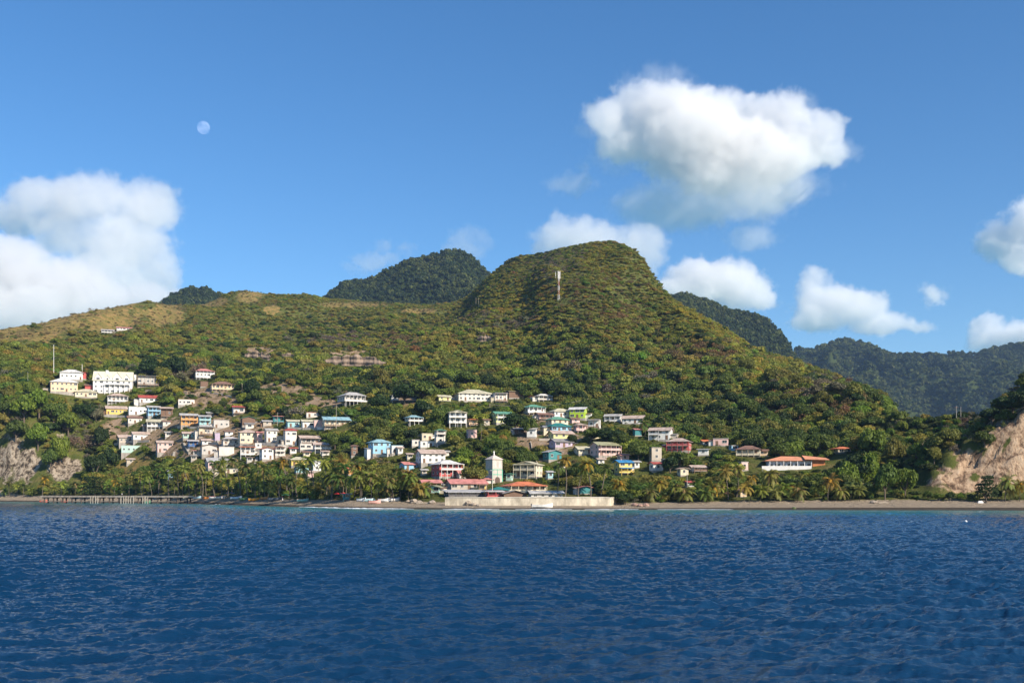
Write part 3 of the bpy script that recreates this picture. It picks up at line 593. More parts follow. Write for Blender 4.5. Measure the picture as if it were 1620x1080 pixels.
HT = """
70 120 597 622 F w hip 2 22 |peach two storey house with wide pale hip roof on the bluff top|bluff top peach house
88 129 583 602 W w hip 1 15 |plain white house behind the peach bluff top house|
128 136 588 601 R r gaf 1 10 n|narrow red hut between the white house and the dormered mansion|
131 149 607 617 R n gab 1 15 n|low red shed against the gable end of the dormered mansion|
112 152 614 629 C c hip 1 15 |low cream roofed house in the trees below the dormered mansion|
163 201 621 637 G p hip 1 18 v|grey bungalow with tan roof directly under the dormered mansion|
199 214 592 606 W w flat 1 10 |small flat white annexe at the dormered mansion's end|
213 249 594 612 G s flat 1 12 vu|unfinished grey concrete shell beside the dormered mansion|concrete shell
213 250 624 638 W r gab 1 20 |white cottage with long bright red roof below the concrete shell|red roofed cottage
160 199 641 657 Y p gab 1 22 |long yellow house with tan roof at the slope's upper edge|long yellow house
198 231 643 658 W w flat 1 20 |flat roofed white house joined to the long yellow house|
228 253 641 660 B g gab 2 25 V|pale blue house on stilts between white and brown houses|
250 273 643 661 N p gab 1 15 v|weathered brown timber house beside the pale blue stilt house|
197 224 657 671 X n gab 1 20 |off white cottage under the long yellow house|
224 276 662 677 X c gab 1 14 v|long low shack with pale sagging roof under the brown timber house|
203 236 682 697 W p gab 1 25 |white house with rusty tan roof among dry grass|
180 216 687 702 S p gab 1 25 |rough stone coloured house beside the rusty roofed white house|
187 221 704 718 M l flat 1 15 |mint green house with pale flat roof above the dry grass|mint house over dry grass
242 273 696 718 P p gab 2 22 |pink two storey house with a dark ground floor doorway|pink two storey house
302 338 582 600 W k hip 1 20 V|white hill house with dusty pink roof under tall dark trees|dusty pink roofed house
326 371 602 618 F n hip 1 18 v|peach house with brown roof just below the dusty pink roof|brown roofed peach house
315 328 603 613 N n flat 1 18 n|small dark brown outbuilding beside the peach brown roofed house|
278 306 631 642 X n flat 1 14 |pale roofless wall house on the bare slope|
364 387 641 656 W r gab 1 20 V|small white cottage with red roof alone on the scrubby slope|
279 312 653 675 O g gab 2 20 V|orange two storey house with grey roof and red shutters|orange two storey house
310 333 656 674 A g gab 2 20 V|turquoise balcony house joined to the orange two storey house|
324 340 651 661 K g gab 1 20 n|dark grey hut peeping over the turquoise balcony house|
334 361 664 679 G l flat 1 15 |grey block house with gaping openings beside the turquoise house|
307 338 671 690 C g hip 1 24 v|cream house with broad grey hip roof among shrubs|
377 404 658 675 N e gaf 1 20 n|brown timber house with steep pale green gable roof|green gabled timber house
284 311 682 694 M p gab 1 18 |small mint cottage on the bare earth slope|
293 313 695 708 D l gab 1 22 v|dark blue shack with pale front on the bare slope|
314 341 693 704 W p gab 1 18 |low white cottage above the grey gabled concrete house|
339 347 684 699 V g flat 1 10 n|narrow violet hut between white cottages|
346 377 690 706 X l hip 1 20 v|off white house with pale hip roof above the blank concrete block|
312 343 702 721 G n gaf 1 22 |grey concrete house with brown edged gable|grey gabled concrete house
343 369 706 723 X l flat 1 12 n|blank pale concrete block house with almost no openings|
302 323 711 723 X k she 1 12 v|low shed with salmon roof beside the grey gabled concrete house|
316 378 723 742 P g gab 1 20 l|long pink house with grey roof just over the palms|long pink house
336 350 742 752 C l flat 1 15 |small beige block under the long pink house|
372 406 679 704 C p hip 2 20 |large cream house with patched tan roof in the dense cluster|large cream house
375 404 705 722 G o she 1 12 v|grey house with a bright orange awning roof|orange awning house
403 416 682 700 P k gab 1 20 |narrow pink house wedged between cream and grey houses|
415 439 677 702 X g gab 2 25 |grey two storey house topped with a weathered gable|
436 453 689 703 C p flat 1 15 |low cream block between the grey gable and red roofed houses|
445 470 677 707 X r hip 2 22 |tall off white house with bright red roof|tall red roofed house
407 433 707 729 W r gaf 2 28 |bright white cottage with red roof over a steep bank|white red roofed cottage
430 451 705 723 X n gaf 2 20 V|pale grey house with rust brown roof over dark openings|
453 488 722 738 Y c hip 1 18 |bright yellow house with pale hip roof over the palms|bright yellow house
464 487 737 749 A g flat 1 18 n|teal walled lower house tucked below the bright yellow house|
490 509 728 747 W w gaf 2 25 |small white gabled house in the palm tops|
467 506 688 704 G p gab 1 20 v|grey arcaded house beside the tall red roofed house|
470 500 701 713 X s flat 1 14 |flat concrete storey under the grey arcaded house|
449 474 663 677 A c gab 1 20 |pale turquoise house beside its white twin on the ridge road|pale turquoise house
473 498 663 678 W c gab 1 18 |white house with turquoise trim on the ridge road|
428 449 657 669 T k she 1 15 v|ramshackle teal shack on thin posts among trees|
491 524 699 716 W p gab 1 14 vs|white veranda house with tan roof on the terrace end|white veranda house
503 554 658 676 C a gab 1 16 V|long cream house with pale blue roof and columned veranda|blue roofed cream house
494 516 664 679 P l flat 1 12 |pinkish walled annexe of the blue roofed cream house|
482 502 652 661 X k flat 1 12 |tiny pale hut above the ridge road|
530 582 619 641 G g hip 1 28 Vs|large grey stilted house with slate hip roof below the forest|large grey stilted house
552 567 703 723 N n hip 2 15 |slim brown tower like hut in the bushes|
579 619 694 721 B a hip 2 24 |sky blue two storey house with matching blue hip roof|sky blue house
616 637 704 719 W a flat 1 15 |tiny white house with aqua door beside the sky blue house|
629 663 730 745 B k gab 1 28 |small light blue house with dusty red roof above the beach trees|small light blue house
546 565 739 752 O o gab 1 20 n|rusty orange roofed hut poking out of the palms|
616 631 623 635 W g hip 1 15 v|tiny white cabin beside a bare earth bank|
688 714 624 634 Z c gab 1 18 |low pale yellow house under the forest edge|low pale yellow house
713 782 614 636 X c hip 2 12 r|long white guest house with broad pale roof under the forest|long white guest house
779 802 621 637 X l flat 1 12 v|grey flat annexe with open terrace beside the guest house|
799 828 617 631 N c she 1 14 n|brown shed with pale sloping roof behind the guest house terrace|
844 874 622 634 X w hip 1 15 v|low off white hip roofed house half sunk in greenery|
638 669 656 672 X a hip 1 22 Vs|grey stilted cottage with pale blue hip roof|grey stilted cottage
705 739 648 676 W c gaf 2 8 Vs|tall white gabled house standing on posts|tall white gabled house
738 757 662 674 F o she 1 12 v|low terracotta roofed lean to beside the tall white gabled house|
775 813 650 671 Z e gab 2 20 V|lemon coloured house with green roof and long balcony|green roofed lemon house
685 706 678 704 X e gaf 3 14 V|slim three storey house with mint gable|slim mint gabled house
665 684 685 698 C c flat 1 10 |small cream cube stacked above a white block|
661 687 697 709 W l flat 1 12 |white block house behind the broad white two storey house|
654 706 710 735 W p gab 2 18 |broad white two storey house with tan roof|broad white two storey house
679 733 727 757 R w hip 2 26 VV|red two storey house with white railings and pale roof|red two storey house
718 757 743 757 X k gab 1 15 |low wing with faded pink roof attached behind the red house|
812 861 729 757 C c gaf 2 -24 V|cream gabled house with open upper gallery near the church tower|cream gabled house
658 700 758 776 Y k gab 1 20 v|yellow fronted beach house with red roof beside the palms|
700 772 757 777 S k gab 1 12 |long khaki beach building with faded red roof|long khaki beach building
790 866 761 780 C o hip 1 14 v|wide cream house with vivid orange roof behind the sea wall|vivid orange roofed house
772 806 770 783 W t hip 1 14 v|white porch house with dark green roof in front of the church|
697 767 774 786 K g she 1 8 v|open dark boat shed with flat grey roof on the shore|open dark boat shed
764 798 775 787 R l she 1 8 v|low red snack hut with pale roof behind the sea wall|
790 836 777 788 N s gaf 1 6 n|brown plank hut with low grey gable behind the sea wall|brown plank hut
833 893 776 788 G g gab 1 8 q|long low grey roofed shed at the sea wall|
672 703 767 780 M y gaf 1 -20 |pale green gabled hut at the seaward end of the khaki beach building|
911 941 768 782 T k gaf 1 12 n|teal beach hut with salmon roof beneath the golden palms|teal beach hut
832 851 676 693 W g gab 1 -12 |lone small white cube house at the top of the steps|
825 863 639 655 W e hip 1 20 v|white house with sea green hip roof beside the big tree|sea green roofed house
845 877 652 664 P n gab 1 18 v|pink walled house tucked under the sea green roofed one|
867 907 645 661 W c hip 1 18 |white house with broad beige hip roof|
900 931 643 664 L w gab 2 -16 |lime green house with white roof|lime green house
862 901 658 673 C e hip 1 20 r|butter coloured house with dark green roof and red porch|
900 919 660 670 P n gab 1 15 |small pink house squeezed beside the lime green house|
862 906 668 685 B t hip 1 18 |ice blue house with dark teal roof|
866 909 680 695 Z p gab 1 14 l|long lemon house in the stacked row|long lemon house
867 908 693 709 V s gab 1 20 |lilac and white house with grey roof at the row's foot|
857 891 711 729 T g gaf 1 25 |teal gabled house just above the golden palms|teal gabled house
906 929 669 683 P p hip 1 15 v|pinkish house with a dark terrace opening|
931 951 663 679 W l flat 1 -12 v|bright white house at the wood's edge with dark terrace|
907 951 705 719 C c gab 1 10 |long low cream shed beside the violet and pink house|
932 983 698 723 P y gab 2 22 V|large violet and pink two storey house with olive roof|violet and pink house
975 998 717 730 P k gab 1 20 |small pink wing stepping down from the violet house|
970 1003 727 751 Y b gab 2 20 v|yellow house with vivid blue roof|vivid blue roofed house
956 987 654 668 W g gab 1 -14 v|white house with blue door at the start of the upper road|
984 1024 656 671 W p gab 1 -16 l|long white house with dark colonnade on the upper road|colonnaded white house
1000 1017 677 690 T k gab 1 15 n|small teal hut hidden in dense greenery|
1026 1069 675 698 W p gab 2 -20 Vl|white balcony house with tan roof|white balcony house
1054 1099 692 715 R p hip 2 -18 VV|salmon red two storey house with arched porch|salmon red house
1103 1125 709 721 W l she 1 -14 |small white shed with pale roof in the trees|
1107 1131 695 704 W o gab 1 12 |low house with red tiled roof among trees|
1129 1155 693 706 P l flat 1 -12 r|pale pink flat roofed house with a red window|pale pink flat roofed house
1155 1168 704 713 B l flat 1 12 |tiny blue white hut beside the rust roofed bungalow|
1164 1211 704 722 C n hip 1 -16 v|cream bungalow with rust roof half hidden by trees|rust roofed bungalow
1028 1047 707 731 S s flat 2 10 |tall narrow stone ruin wall between trees|
1026 1052 730 746 W r gab 1 18 |white cottage with crimson roof in the thick trees|crimson roofed cottage
1070 1092 739 753 C p gaf 1 18 |beige gabled cottage in thick trees|
1082 1102 760 772 W r gab 1 15 |crimson roofed hut low among the shore bushes|
1166 1184 773 786 F n gab 1 12 |half hidden sand coloured hut behind the palms|
1318 1352 707 716 C o hip 1 10 |orange tile roof showing through the wood above the villa|
157 179 520 527 W l gab 1 15 V|white farmhouse at the foot of the golden hill|golden hill farmhouse
180 208 516 523 W k gab 1 15 |second white farm building with pinkish roof on the golden hill|
262 280 743 757 B w gab 1 15 v|blue and white hut showing above the pier palms|blue and white hut
483 497 744 756 P p gab 1 15 n|faded pink hut glimpsed between palms|
738 754 679 694 P l flat 1 12 |pale pink block half hidden under the terrace wall|
762 776 662 673 S n gab 1 14 |tan hut between the terrace wall and the green roofed lemon house|
809 831 676 687 N s gab 1 15 v|brown shanty on the bank beside the lone white cube house|
856 867 673 684 D l flat 1 15 |tiny dark blue hut at the end of the ice blue house|
627 637 706 719 W p gab 1 15 |very small white house at the end of the sky blue row|
650 663 695 707 X l flat 1 12 |small off white shed at the white block house's end|
664 676 741 752 S g gab 1 15 |stone coloured hut below the broad white two storey house|
752 771 765 778 Y n she 1 10 v|yellow porch house with brown roof behind the sea wall|
765 781 756 765 X k gab 1 12 n|faded red roofed hut at the church tower's foot|
800 812 748 761 M e gaf 1 -16 |mint gable showing just behind the church tower|
862 877 744 758 A g gab 1 15 |pale aqua hut beneath the teal gabled house|
1001 1012 728 741 W g gab 1 14 |small white hut beside the vivid blue roofed house|
1048 1057 725 736 G s flat 1 14 |grey wall block beside the crimson roofed cottage|
1089 1119 735 746 X p gab 1 10 v|long dull tan roofed house deep in the trees|
1170 1184 730 745 P l flat 1 14 |pinkish block half hidden by a palm toward the villa|
1196 1219 710 721 F n gab 1 -14 |tan hut just inland of the rust roofed bungalow|
254 270 664 675 X n gab 1 18 |off white hut at the end of the sagging roofed shack|
299 312 719 729 S s gab 1 16 |small stone hut at the end of the salmon roofed shed|
354 374 741 750 C l flat 1 14 |beige lower storey tucked under the long pink house's end|
387 401 722 732 G n she 1 16 |small grey lean to under the orange awning house|
402 413 700 710 W l flat 1 14 |small white block between the orange awning and the weathered gable|
437 452 703 713 G g flat 1 16 |grey block under the low cream block|
505 521 712 721 X p gab 1 18 v|off white cottage under the white veranda house|
222 241 671 681 S p gab 1 20 |stone cottage under the long sagging roofed shack|
258 271 682 692 X g gab 1 22 |lone off white hut on the slope above the pink two storey house|
321 336 676 688 G n gab 1 20 |grey lean to beside the broad grey hip roofed cream house|
352 369 680 690 W n gab 1 20 |white cottage with brown roof above the blank concrete block|
384 402 668 679 X s gab 1 18 |off white house half under the green gabled timber house|
455 470 707 718 W r gab 1 20 |white cottage with red roof below the tall red roofed house|
476 492 713 723 C n gab 1 18 |cream hut above the bright yellow house|
412 430 664 674 S g gab 1 18 |stone hut beside the ramshackle teal shack|
520 536 690 700 P p gab 1 18 |small pink cottage among bushes beyond the white veranda house|
196 214 724 734 S p gab 1 22 |half ruined stone hut in the dry grass|
292 308 664 672 W g gab 1 20 |white hut under the orange two storey house|
640 654 716 727 C p gab 1 18 |cream cottage on the earth bank beyond the broad white house|
694 712 712 722 X g gab 1 16 |off white hut at the broad white house's inland corner|
880 898 730 741 X p gab 1 16 |pale house behind the golden palms|
942 958 724 734 W p gab 1 14 |white cottage under the violet and pink house|
930 950 684 694 C n gab 1 14 |cream cottage in trees under the bright white flat house|
1060 1076 722 731 X n gab 1 -12 |off white cottage in trees under the salmon red house|
"""
for line in HT.strip().split('\n'):
    a, label, ref = line.split('|'); q = a.split(' ')
    while len(q) < 10: q.append('')
    house(int(q[0]), int(q[1]), int(q[2]), int(q[3]), q[4], q[5], {'gab': 'gab', 'gaf': 'gaf', 'hip': 'hip', 'she': 'she', 'flat': 'flat'}[q[6]], int(q[7]), float(q[8]), q[9], label, ref or None)
# ------------------------------------------------------------------ the dormered mansion
def mansion():
    P = hit(172, 622); s = P.y / F; root = empty('mansion', (P.x + 2.5, P.y + 1, P.z), R(14))
    prop(root, 'big white mansion with four dormers and cream roof on the bluff', 'mansion')
    w, d, zw, rh = 58 * s, 26 * s, 22 * s, 14 * s
    wm = paint((.70, .69, .68), .8, .10, .3, key='_mansion'); rm = paint((.62, .60, .44), .7, .15, .3)
    m = MB(); wall_mesh(m, 'gab', w, d, 0, zw, rh); m.build('wall', wm, root)
    m = MB(); roof_mesh(m, 'gab', w, d, zw, rh, .5); rf = m.build('roof', rm, root)
    m = MB(); m.box(-w * .2, -w * .13, d * .4, d * .5, zw + rh * .7, zw + rh * 1.12); m.build('chimney', wm, rf)
    m = MB(); m.box(-w / 2 - .2, w / 2 + .2, -.2, d, -6, .2); m.build('foundation', CONC, root)
    for i, (t, sc) in enumerate(((-.37, 1.1), (-.13, .8), (.12, 1.3), (.36, 1.0))):
        x = t * w; ww = w * .085 * sc; hh = rh * .62 * sc; yb_ = zw - .4
        m = MB(); P5 = [(x - ww, -.25, yb_), (x + ww, -.25, yb_), (x + ww, -.25, yb_ + hh * .35), (x, -.25, yb_ + hh * 1.05), (x - ww, -.25, yb_ + hh * .35)]
        m.poly(P5 + [(p[0], d * .3, p[2]) for p in P5], [(0, 1, 2, 3, 4), (1, 0, 5, 6), (2, 1, 6, 7), (3, 2, 7, 8), (4, 3, 8, 9), (0, 4, 9, 5)]); dm = m.build('dormer', wm, root)
        m = MB(); o = .35
        m.slab([(x - ww - o, d * .34, yb_ + hh * .3), (x - ww - o, -.6, yb_ + hh * .3), (x, -.6, yb_ + hh * 1.1 + .1), (x, d * .34, yb_ + hh * 1.1 + .1)], .14)
        m.slab([(x, d * .34, yb_ + hh * 1.1 + .1), (x, -.6, yb_ + hh * 1.1 + .1), (x + ww + o, -.6, yb_ + hh * .3), (x + ww + o, d * .34, yb_ + hh * .3)], .14); m.build('dormer_roof', rm, dm)
        window(root, x, -.26, zw - .2, 0, 'w' if sc > .9 else 's')
    for f_ in range(3):
        for k in range(7):
            window(root, -w / 2 + w * (k + .5) / 7, -.003, zw * (.06 + .32 * f_) + .5, 0, 'w' if (k + f_) % 3 == 0 else 's')
    for k in range(2): window(root, -w / 2 - .003, d * (.3 + .4 * k), zw * .72, -math.pi / 2); window(root, -w / 2 - .003, d * (.3 + .4 * k), zw * .3, -math.pi / 2)
    m = MB(); m.box(-w * .2, w * .45, -2.0, -.01, zw * .62, zw * .62 + .25); m.build('balcony', WHITEM, root)
    m = MB(); m.box(-w * .2, w * .45, -2.0, -1.92, zw * .62 + .255, zw * .62 + 1.1); m.build('railing', WHITEM, root)
    for k in range(6):
        x = -w * .19 + w * .63 * k / 5; m = MB(); m.box(x - .15, x + .15, -1.99, -1.7, -3, zw * .62 - .003); m.build('post', WHITEM, root)
    FOOT.extend([(P.x + 2.5 + t, P.y + 6, 9) for t in (-12, -4, 4, 12)]); keep(133, 585, 206, 621, P.y); LAND.append((170, 602, 'dormered white mansion'))
mansion()
# ------------------------------------------------------------------ church tower
def tower():
    P = hit(787, 763, 345); s = P.y / F; root = empty('church_tower', (P.x, P.y, P.z), R(36))
    prop(root, 'pale square church tower with green bands and a rooftop statue', 'church tower')
    w = 19 * s; h = 37 * s; wm = paint((.55, .50, .44), .85, .25, .4); gm = paint((.10, .42, .28), .7, .15); 
    m = MB(); m.box(-w / 2, w / 2, 0, w, -4, h); m.build('wall', wm, root)
    m = MB(); x = w / 2 + .35
    m.slab([(-x, -.35, h), (x, -.35, h), (0, w / 2, h + 2.0)], .12); m.slab([(x, -.35, h), (x, w + .35, h), (0, w / 2, h + 2.0)], .12)
    m.slab([(x, w + .35, h), (-x, w + .35, h), (0, w / 2, h + 2.0)], .12); m.slab([(-x, w + .35, h), (-x, -.35, h), (0, w / 2, h + 2.0)], .12)
    m.build('roof', paint((.62, .52, .45), .8, .2), root)
    for z in (h * .54, h * .33):
        m = MB(); m.box(-w / 2 - .06, w / 2 + .06, -.06, w + .06, z, z + .32); m.build('band', gm, root)
    for a in (-1, 1):
        m = MB(); m.box(a * (w / 2) - .16, a * (w / 2) + .16, -.1, .2, 0, h * .54 - .004); m.build('corner_trim', gm, root)
        m = MB(); m.box(a * w * .22 - w * .11, a * w * .22 + w * .11, -.045, .01, h * .62, h * .9); m.build('louvre_panel', paint((.62, .58, .53), .9, .3, 2.0), root)
    m = MB(); m.box(-.1, .1, -.08, .01, h * .08, h * .54 - .006); m.build('mullion', gm, root)
    m = MB(); P_ = [(-1.3, 0)] + [(-1.3 * math.cos(t), 1.2 + 1.3 * math.sin(t)) for t in np.linspace(0, math.pi, 9)] + [(1.3, 0)]
    m.poly([(a, -.09, b) for a, b in P_] + [(a, -.008, b) for a, b in P_], [tuple(range(11)), ] + [(i, 11 + i, 12 + i, i + 1) for i in range(10)]); m.build('door', paint((.12, .08, .06), .8, .2), root)
    st = MB(); zt = h + 1.9
    st.tube((0, w / 2, zt), (0, w / 2, zt + .5), .35, .3, 8); st.tube((0, w / 2, zt + .5), (0, w / 2, zt + 1.5), .3, .18, 8); st.tube((0, w / 2, zt + 1.5), (0, w / 2, zt + 1.95), .15, .13, 8)
    st.tube((-.5, w / 2, zt + 1.25), (.5, w / 2, zt + 1.25), .09, .09, 6); st.build('statue', paint((.75, .73, .68), .7, .1), root)
    FOOT.append((P.x, P.y + 3, 6)); keep(772, 712, 802, 762, P.y); LAND.append((787, 740, 'church tower'))
tower()
# ------------------------------------------------------------------ orange roofed villa
def villa():
    P = hit(1252, 741, 345); s = P.y / F; root = empty('villa', (P.x, P.y + 2, P.z), R(-6))
    prop(root, 'wide low villa with sprawling orange tile roof and white terrace', 'villa')
    wm = paint((.66, .70, .74), .8, .1); rm = paint((.66, .28, .15), .8, .25, .5); w = 68 * s; d = 10; h = 13 * s
    m = MB(); m.box(-w / 2, w / 2, 0, d, 0, h); m.build('wall', wm, root)
    m = MB(); z = h; rx = -w * .06
    A = [(-w / 2 - 1.6, -1.8, z), (w / 2 + 1, -1.8, z), (w / 2 + 1, d + 1, z), (-w / 2 - 1.6, d + 1, z)]
    E, G = (rx - 2, d / 2, z + 7.5 * s), (rx + 5, d / 2, z + 7.0 * s)
    m.poly(A + [E, G] + [(p[0], p[1], p[2] - .15) for p in A], [(0, 1, 5, 4), (1, 2, 5), (2, 3, 4, 5), (3, 0, 4), (9, 8, 7, 6), (0, 6, 7, 1), (1, 7, 8, 2), (2, 8, 9, 3), (3, 9, 6, 0)]); m.build('roof', rm, root)
    m = MB(); x0 = w / 2 - 3.5; x1 = w / 2 + 25 * s
    m.slab([(x0, -2.6, z + .6), (x1, -2.6, z + .3), (x1, 5, z + 1.3), (x0, 5, z + 2.4)], .2); m.build('side_roof', rm, root)
    m = MB(); m.box(w / 2 + .05, x1 - 1.5, -1, 4, -1, z + .2); m.build('orange_wing', paint((.62, .22, .08), .85, .25), root)
    m = MB(); m.box(-w / 2 - 12 * s, -w / 2 + 6, -4.2, -4.0, -2.5, 4.2 * s); m.box(-w / 2 + 6.002, w / 2 - 1, -4.2, -4.0, -1.2, 4.2 * s); m.build('terrace_wall', WHITEM, root)
    m = MB(); m.box(-w / 2 - 12 * s, w / 2 + 4, -3.99, -.002, -4, .1); m.build('foundation', CONC, root)
    m = MB(); m.box(-w / 2, w / 2 + 3, .002, d, -4, -.004); m.build('footing', CONC, root)
    for k in range(7): window(root, -w / 2 + 1.4 + (w - 2.8) * k / 6, -.003, .9, 0, 'w' if k % 2 else 's')
    for k in range(7): q = MB(); x = -w / 2 + .5 + (w - 1) * k / 6; q.box(x - .12, x + .12, -1.6, -1.35, .105, z - .16); q.build('post', WHITEM, root)
    FOOT.extend([(P.x + t, P.y + 5, 8) for t in (-12, -6, 0, 6, 12, 16)]); keep(1197, 718, 1312, 737, P.y); LAND.append((1252, 728, 'orange roofed villa'))
villa()
# ------------------------------------------------------------------ sea wall
def sea_wall():
    pts = [(704, 787.5), (730, 787.2), (775, 787), (830, 786.8), (880, 786.7), (925, 786.7), (955, 786.8), (966, 787.4)]
    m = MB(); cp = MB(); V = []
    for px, pt in pts:
        u = (px - 810) / F; yb = np.interp(u, UG, YW) + 22 - 4; V.append((u * yb, yb, zof(pt, yb)))
    V.append((V[-1][0] + 5, V[-1][1] + 14, V[-1][2]))
    root = empty('sea_wall', (V[3][0], V[3][1], 0)); prop(root, 'long pale concrete sea wall along the beach below the village', 'sea wall')
    ox, oy = V[3][0], V[3][1]
    for a, b in zip(V[:-1], V[1:]):
        da = Vector((b[0] - a[0], b[1] - a[1], 0)).normalized(); nx, ny = -da.y, da.x
        for mb, t0, t1, zt, zb in ((m, 0, .6, 0, None), (cp, -.12, .75, .28, .004)):
            P = []
            for q in (a, b):
                for t in (t0, t1):
                    for z in ((-1 if zb is None else q[2] + zb), q[2] + zt): P.append((q[0] + nx * t - ox, q[1] + ny * t - oy, z))
            mb.poly(P, [(0, 4, 5, 1), (2, 3, 7, 6), (1, 5, 7, 3), (0, 2, 6, 4), (0, 1, 3, 2), (4, 6, 7, 5)])
    wmat = paint((.76, .66, .50), .95, .5, .35, key='_seawall')
    m.build('wall', wmat, root); cp.build('coping', paint((.66, .60, .50), .9, .2, .5), root)
    keep(704, 784, 965, 799, 420); keep(1455, 742, 1620, 776, 700); keep(1545, 712, 1620, 745, 700); keep(1598, 668, 1620, 715, 700); keep(0, 695, 58, 762, 900); keep(88, 715, 128, 758, 900); LAND.append((830, 795, 'sea wall'))
sea_wall()
# ------------------------------------------------------------------ pier
def pier():
    ya = 548; yb = 522; A = Vector(((64 - 810) / F * ya, ya, 0)); B = Vector(((306 - 810) / F * yb, yb, 0)); L = (B - A).length
    a = math.atan2((B - A).y, (B - A).x); root = empty('pier', A, a); prop(root, 'long concrete pier on dark piles running out from the beach', 'pier')
    dm = paint((.38, .30, .23), .95, .5, .5, key='_pier'); z = 3.9
    m = MB(); m.box(0, L, 0, 4.2, z - .55, z); m.build('deck', dm, root)
    m = MB(); m.box(0, L, -.1, .28, z - .62, z + .22); m.build('kerb', paint((.46, .37, .29), .9, .5, .6), root)
    dk = paint((.09, .065, .05), .9, .3, 1.0)
    for k in range(16):
        x = 2 + (L - 6) * k / 15; t = MB(); t.box(x - .9, x + .9, .1, 4.1, z - 1.15, z - .625); c_ = t.build('pile_cap', dk, root)
        for yy in (.7, 3.4):
            t = MB(); t.tube((x, yy, -6), (x, yy, z - 1.16), .36, k=8); t.build('pile', dk, c_)
    for xs in ((.34, 4), (.54, 6), (.68, 3)):
        for k in range(xs[1]):
            t = MB(); x = L * xs[0] + k * 1.5; t.box(x - .16, x + .16, -.36, -.12, -1, z - .1); t.build('fender', paint((.5, .44, .36), .9, .3), root)
    m = MB(); m.box(0, L * .93, .6, 3.6, 1.0, 1.3); m.build('lower_walkway', dm, root)
    keep(62, 783, 300, 796, 900); LAND.append((180, 788, 'pier'))
pier()
# ------------------------------------------------------------------ coconut palms
def palm_crown(seed, nf=20, L=3.6, droop=1.0):
    r = np.random.RandomState(seed); C = []; V = []
    for i in range(nf):
        az = 6.283 * i / nf * 2.4 + r.rand() * .5; el = 1.25 - 1.75 * (i / nf) + .15 * r.randn(); ln = L * (.75 + .35 * r.rand()); n_ = 12
        p = np.zeros(3); d = np.array([math.cos(az) * math.cos(el), math.sin(az) * math.cos(el), math.sin(el)]); side = np.array([-math.sin(az), math.cos(az), 0]); tw = .3 * r.randn()
        val = .35 + .3 * (1 - i / nf) + .15 * r.randn()
        for k in range(n_):
            t = k / (n_ - 1); st = ln / n_; q = p + d * st; up = np.cross(side, d)
            wl = .85 * math.sin(3.1 * min(1, .12 + t * .86)) ** .6 * (L / 3.6)
            for sg in (-1, 1):
                e = side * sg * (1 + tw * sg) + d * .55 - np.array([0, 0, .45 + .25 * r.rand()]) ; e = e / np.linalg.norm(e) * wl
                w2 = d * st * .62
                for w_ in (0, .5):
                    b0 = p + d * st * w_; C += [b0, b0 + w2 * .8, b0 + w2 * .5 + e, b0 + w2 * .2 + e * 1.02]; V.append(val + .12 * r.randn())
            C += [p - side * .05, q - side * .04, q + side * .04, p + side * .05]; V.append(.6)
            p = q; d = d + np.array([0, 0, -.17 * droop * (.5 + t)]); d /= np.linalg.norm(d)
    C = np.array(C); me = np_mesh('crown', C, np.arange(len(C)).reshape(-1, 4)); add_attr(me, 'leafvar', np.clip(np.repeat(V, 4), 0, 1)); me.materials.append(FOL_O); return me
PC = [palm_crown(100 + i, 19 + i % 3, 4.3 + .3 * (i % 3), .9 + .12 * i) for i in range(5)]
DRY = [palm_crown(130 + i, 9, 4.0, 1.9) for i in range(2)]
def trunk_mesh(lean, seed):
    m = MB(); r = random.Random(seed); P_ = [Vector((lean * (t ** 1.7), .05 * math.sin(4 * t), t)) for t in [i / 7 for i in range(8)]]
    for i in range(7): m.tube(P_[i], P_[i + 1], (.019 - .008 * i / 7) * (1.5 if i == 0 else 1), .019 - .008 * (i + 1) / 7, 7)
    me = m.mesh('trunk'); me.materials.append(PBARK); return me, P_[-1]
TK = [trunk_mesh(l, i) for i, l in enumerate((-.22, -.1, 0, .08, .2))]
TREES = []        # (object, px, py, noun phrase) to be labelled once all are known
def palm(px, ptop, pbase, gold=0, seed=None, P=None):
    r = random.Random(seed if seed is not None else int(px * 7 + ptop)); P = P or hit(px, pbase, 345); h = (pbase - ptop) * P.y / F - 1.6; h = max(2.5, h); tm, tip = TK[r.randrange(5)]
    root = empty('coconut_palm', P, r.uniform(0, 6.28)); prop(root, None, 'palm tree', 'coconut palms along the shore')
    t = link('trunk', tm, None, root, (0, 0, -.4), scale=(h, h, h)); tr = h * tip; s = r.uniform(.85, 1.12)
    c = link('crown', PC[r.randrange(5)], None, root, (tr.x, tr.y, tr.z - .4), r.uniform(0, 6), (s, s, s))
    g = r.random(); c.color = (*[v * r.uniform(.8, 1.15) for v in ((.20, .17, .03) if gold else ((.17, .20, .035) if g < .5 else ((.28, .27, .05) if g < .8 else (.09, .13, .026))))], 1)
    if gold or r.random() < .35:
        d = link('dry_fronds', DRY[r.randrange(2)], None, root, (tr.x, tr.y, tr.z - .55), 0, (s, s, s)); d.color = (.50, .30, .03, 1) if gold else (.26, .19, .07, 1)
    tall = 'tall' if h > 9 else ('short' if h < 5.5 else 'mid height')
    TREES.append((root, px, (ptop + pbase) / 2, ('golden fronded palm' if gold else tall + ' green palm')))
